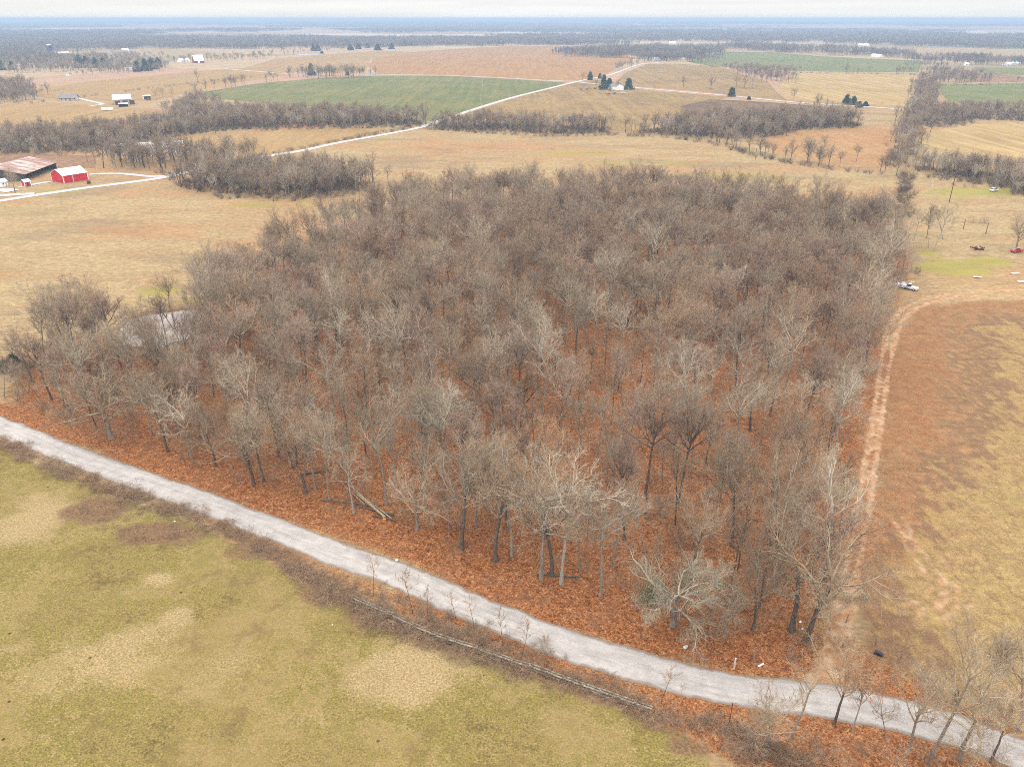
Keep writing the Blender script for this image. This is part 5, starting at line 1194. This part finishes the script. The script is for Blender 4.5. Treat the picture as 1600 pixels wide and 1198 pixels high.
# teal marker on a branch, small litter
x, y = G(1122, 935); h_ = height_to(1122,935,912)
e_ = empty('teal_marker', (x, y, 0)); tag(e_, 'bright teal marker ribbon on a thin stake in the wood', 'marker')
MB().tube((0,0,-.1),(0,0,h_-.25),.03,None,6).build('stake', M['post_wood'], e_); MB().prism([(-.3,h_-.35),(.3,h_-.4),(.34,h_),(.05,h_+.12),(-.28,h_+.05)], -.1, .1).build('ribbon', M['teal'], e_)
for k, (px, py, r, m, lb) in enumerate([(620,876,.28,'stone','pale stone at the road edge below the fallen logs'),(1070,1012,.28,'stone','pale stone in the leaves below the pale spreading oak'),(1250,972,.2,'white_paint','white bag lying at the foot of the leaning trunks'),(1254,983,.2,'white_paint','second white bag beside the leaning trunks'),(273,815,.16,'white_paint','white scrap of litter on the meadow below the road'),(519,976,.09,'white_paint','small white litter speck on the meadow near the brambles'),(1073,1010,.2,'silver','grey can in the leaves beside the pale stone')]):
    x, y = G(px, py); tag(MB().blob((0,0,r*.5), r, 8, 5, np.random.default_rng(k), .6).build('stone' if m == 'stone' else 'litter', M[m], None, (x, y, 0)), lb, 'stone' if m == 'stone' else 'litter')
x, y = G(1373,1022); o = MB().prism([(-.5,0),(.5,0),(.56,.25),(.25,.4),(-.3,.38),(-.56,.25)], -.26, .26).build('dark_tub', M['black'], None, (x, y, 0)); o.rotation_euler = (0,0,-.6); tag(o, 'dark oblong tub lying by the wire fence', 'tub')
# fallen logs
x, y = G(575, 797); e_ = empty('fallen_tree', (x, y, 0)); tag(e_, 'fallen tree with barkless split logs and an orange sawn stump by the road edge', 'fallen tree')
def gl(p): q = G(*p); return (q[0]-x, q[1]-y)
for (p, q, z0, z1, r0_, r1_, m) in [((548,770),(590,800),1.6,.35,.10,.2,'bare_log'),((556,778),(602,810),1.1,.3,.10,.22,'bare_log'),((500,783),(560,790),.3,.5,.09,.14,'trunk_dark'),((560,792),(615,806),.25,.35,.1,.2,'trunk_dark'),((570,782),(612,812),.7,.3,.07,.12,'bare_log'),((540,758),(556,780),4.5,1.4,.07,.13,'trunk_grey'),((580,806),(620,815),.2,.3,.08,.14,'trunk_dark'),((528,766),(570,792),2.6,.5,.06,.11,'trunk_grey')]:
    a_, b_ = gl(p), gl(q); MB().tube((a_[0], a_[1], z0), (b_[0], b_[1], z1), r0_, r1_, 8).build('log', M[m], e_)
a_ = gl((600,813)); MB().tube((a_[0], a_[1], -.05), (a_[0]+.1, a_[1], .35), .32, .28, 12).build('sawn_stump', M['cut_wood'], e_)
sh = link('broken_twigs', BRM[0], None, e_); sh.location = (*gl((560,786)), 0); sh.scale = (1.6, 1.6, 1.2)
# deadfall on the leaf litter inside the wood
for k, (p, q, lb) in enumerate([((905,902),(838,899),'long dark fallen stem in the leaves left of the grey lone tree'),((640,770),(690,764),'fallen stem behind the straight dark trunk'),((1115,938),(1160,955),'dark fallen branch below the teal marker'),((470,742),(520,735),'fallen stem behind the brown-crowned edge tree'),((980,800),(1040,806),'fallen stem on the leaves behind the pale spreading oak')]):
    a_, b_ = G(*p), G(*q); m_ = ((a_[0]+b_[0])/2, (a_[1]+b_[1])/2)
    mb = MB().tube((a_[0]-m_[0], a_[1]-m_[1], .16), (b_[0]-m_[0], b_[1]-m_[1], .3), .16, .08, 8)
    mb.tube((0,0,.2), (.9,.7,.6), .06, .02, 6).tube((.3*(b_[0]-m_[0]), .3*(b_[1]-m_[1]), .25), (.3*(b_[0]-m_[0])-.8, .3*(b_[1]-m_[1])+.5, .7), .05, .02, 6)
    tag(mb.build('deadfall', M['trunk_dark'], None, (m_[0], m_[1], 0)), lb, 'fallen branch', 'fallen stems on the leaf litter')
# the small white pond on the ridge
p = GP([(459,86.5),(470,84.8),(490,84.6),(499,85.6),(490,87),(472,87.4)]); me = bpy.data.meshes.new('ridge_pond'); me.from_pydata([(a_, b_, .12) for a_, b_ in p], [], [tuple(range(len(p)))]); me.update()
if me.polygons[0].normal.z < 0: me.flip_normals()
link('ridge_pond', me, M['water'])['kind'] = 'structure'

# ------------------------------------------------------------------ the air
hz = MB().box(-15100, -3100, -1.0, 15100, 15100, 79.0).build('haze', None)
t = NT('haze_air'); t.t.nodes.remove(t.b); pvn = t.n("ShaderNodeVolumePrincipled")
pvn.inputs['Color'].default_value = (.41, .535, .70, 1); pvn.inputs['Density'].default_value = 2.2e-4
t.l(pvn.outputs[0], t.t.nodes['Material Output'].inputs['Volume'])
hz.data.materials.append(t.m); hz['kind'] = 'stuff'; hz['label'] = 'pale blue winter haze over the whole countryside'; hz['category'] = 'haze'
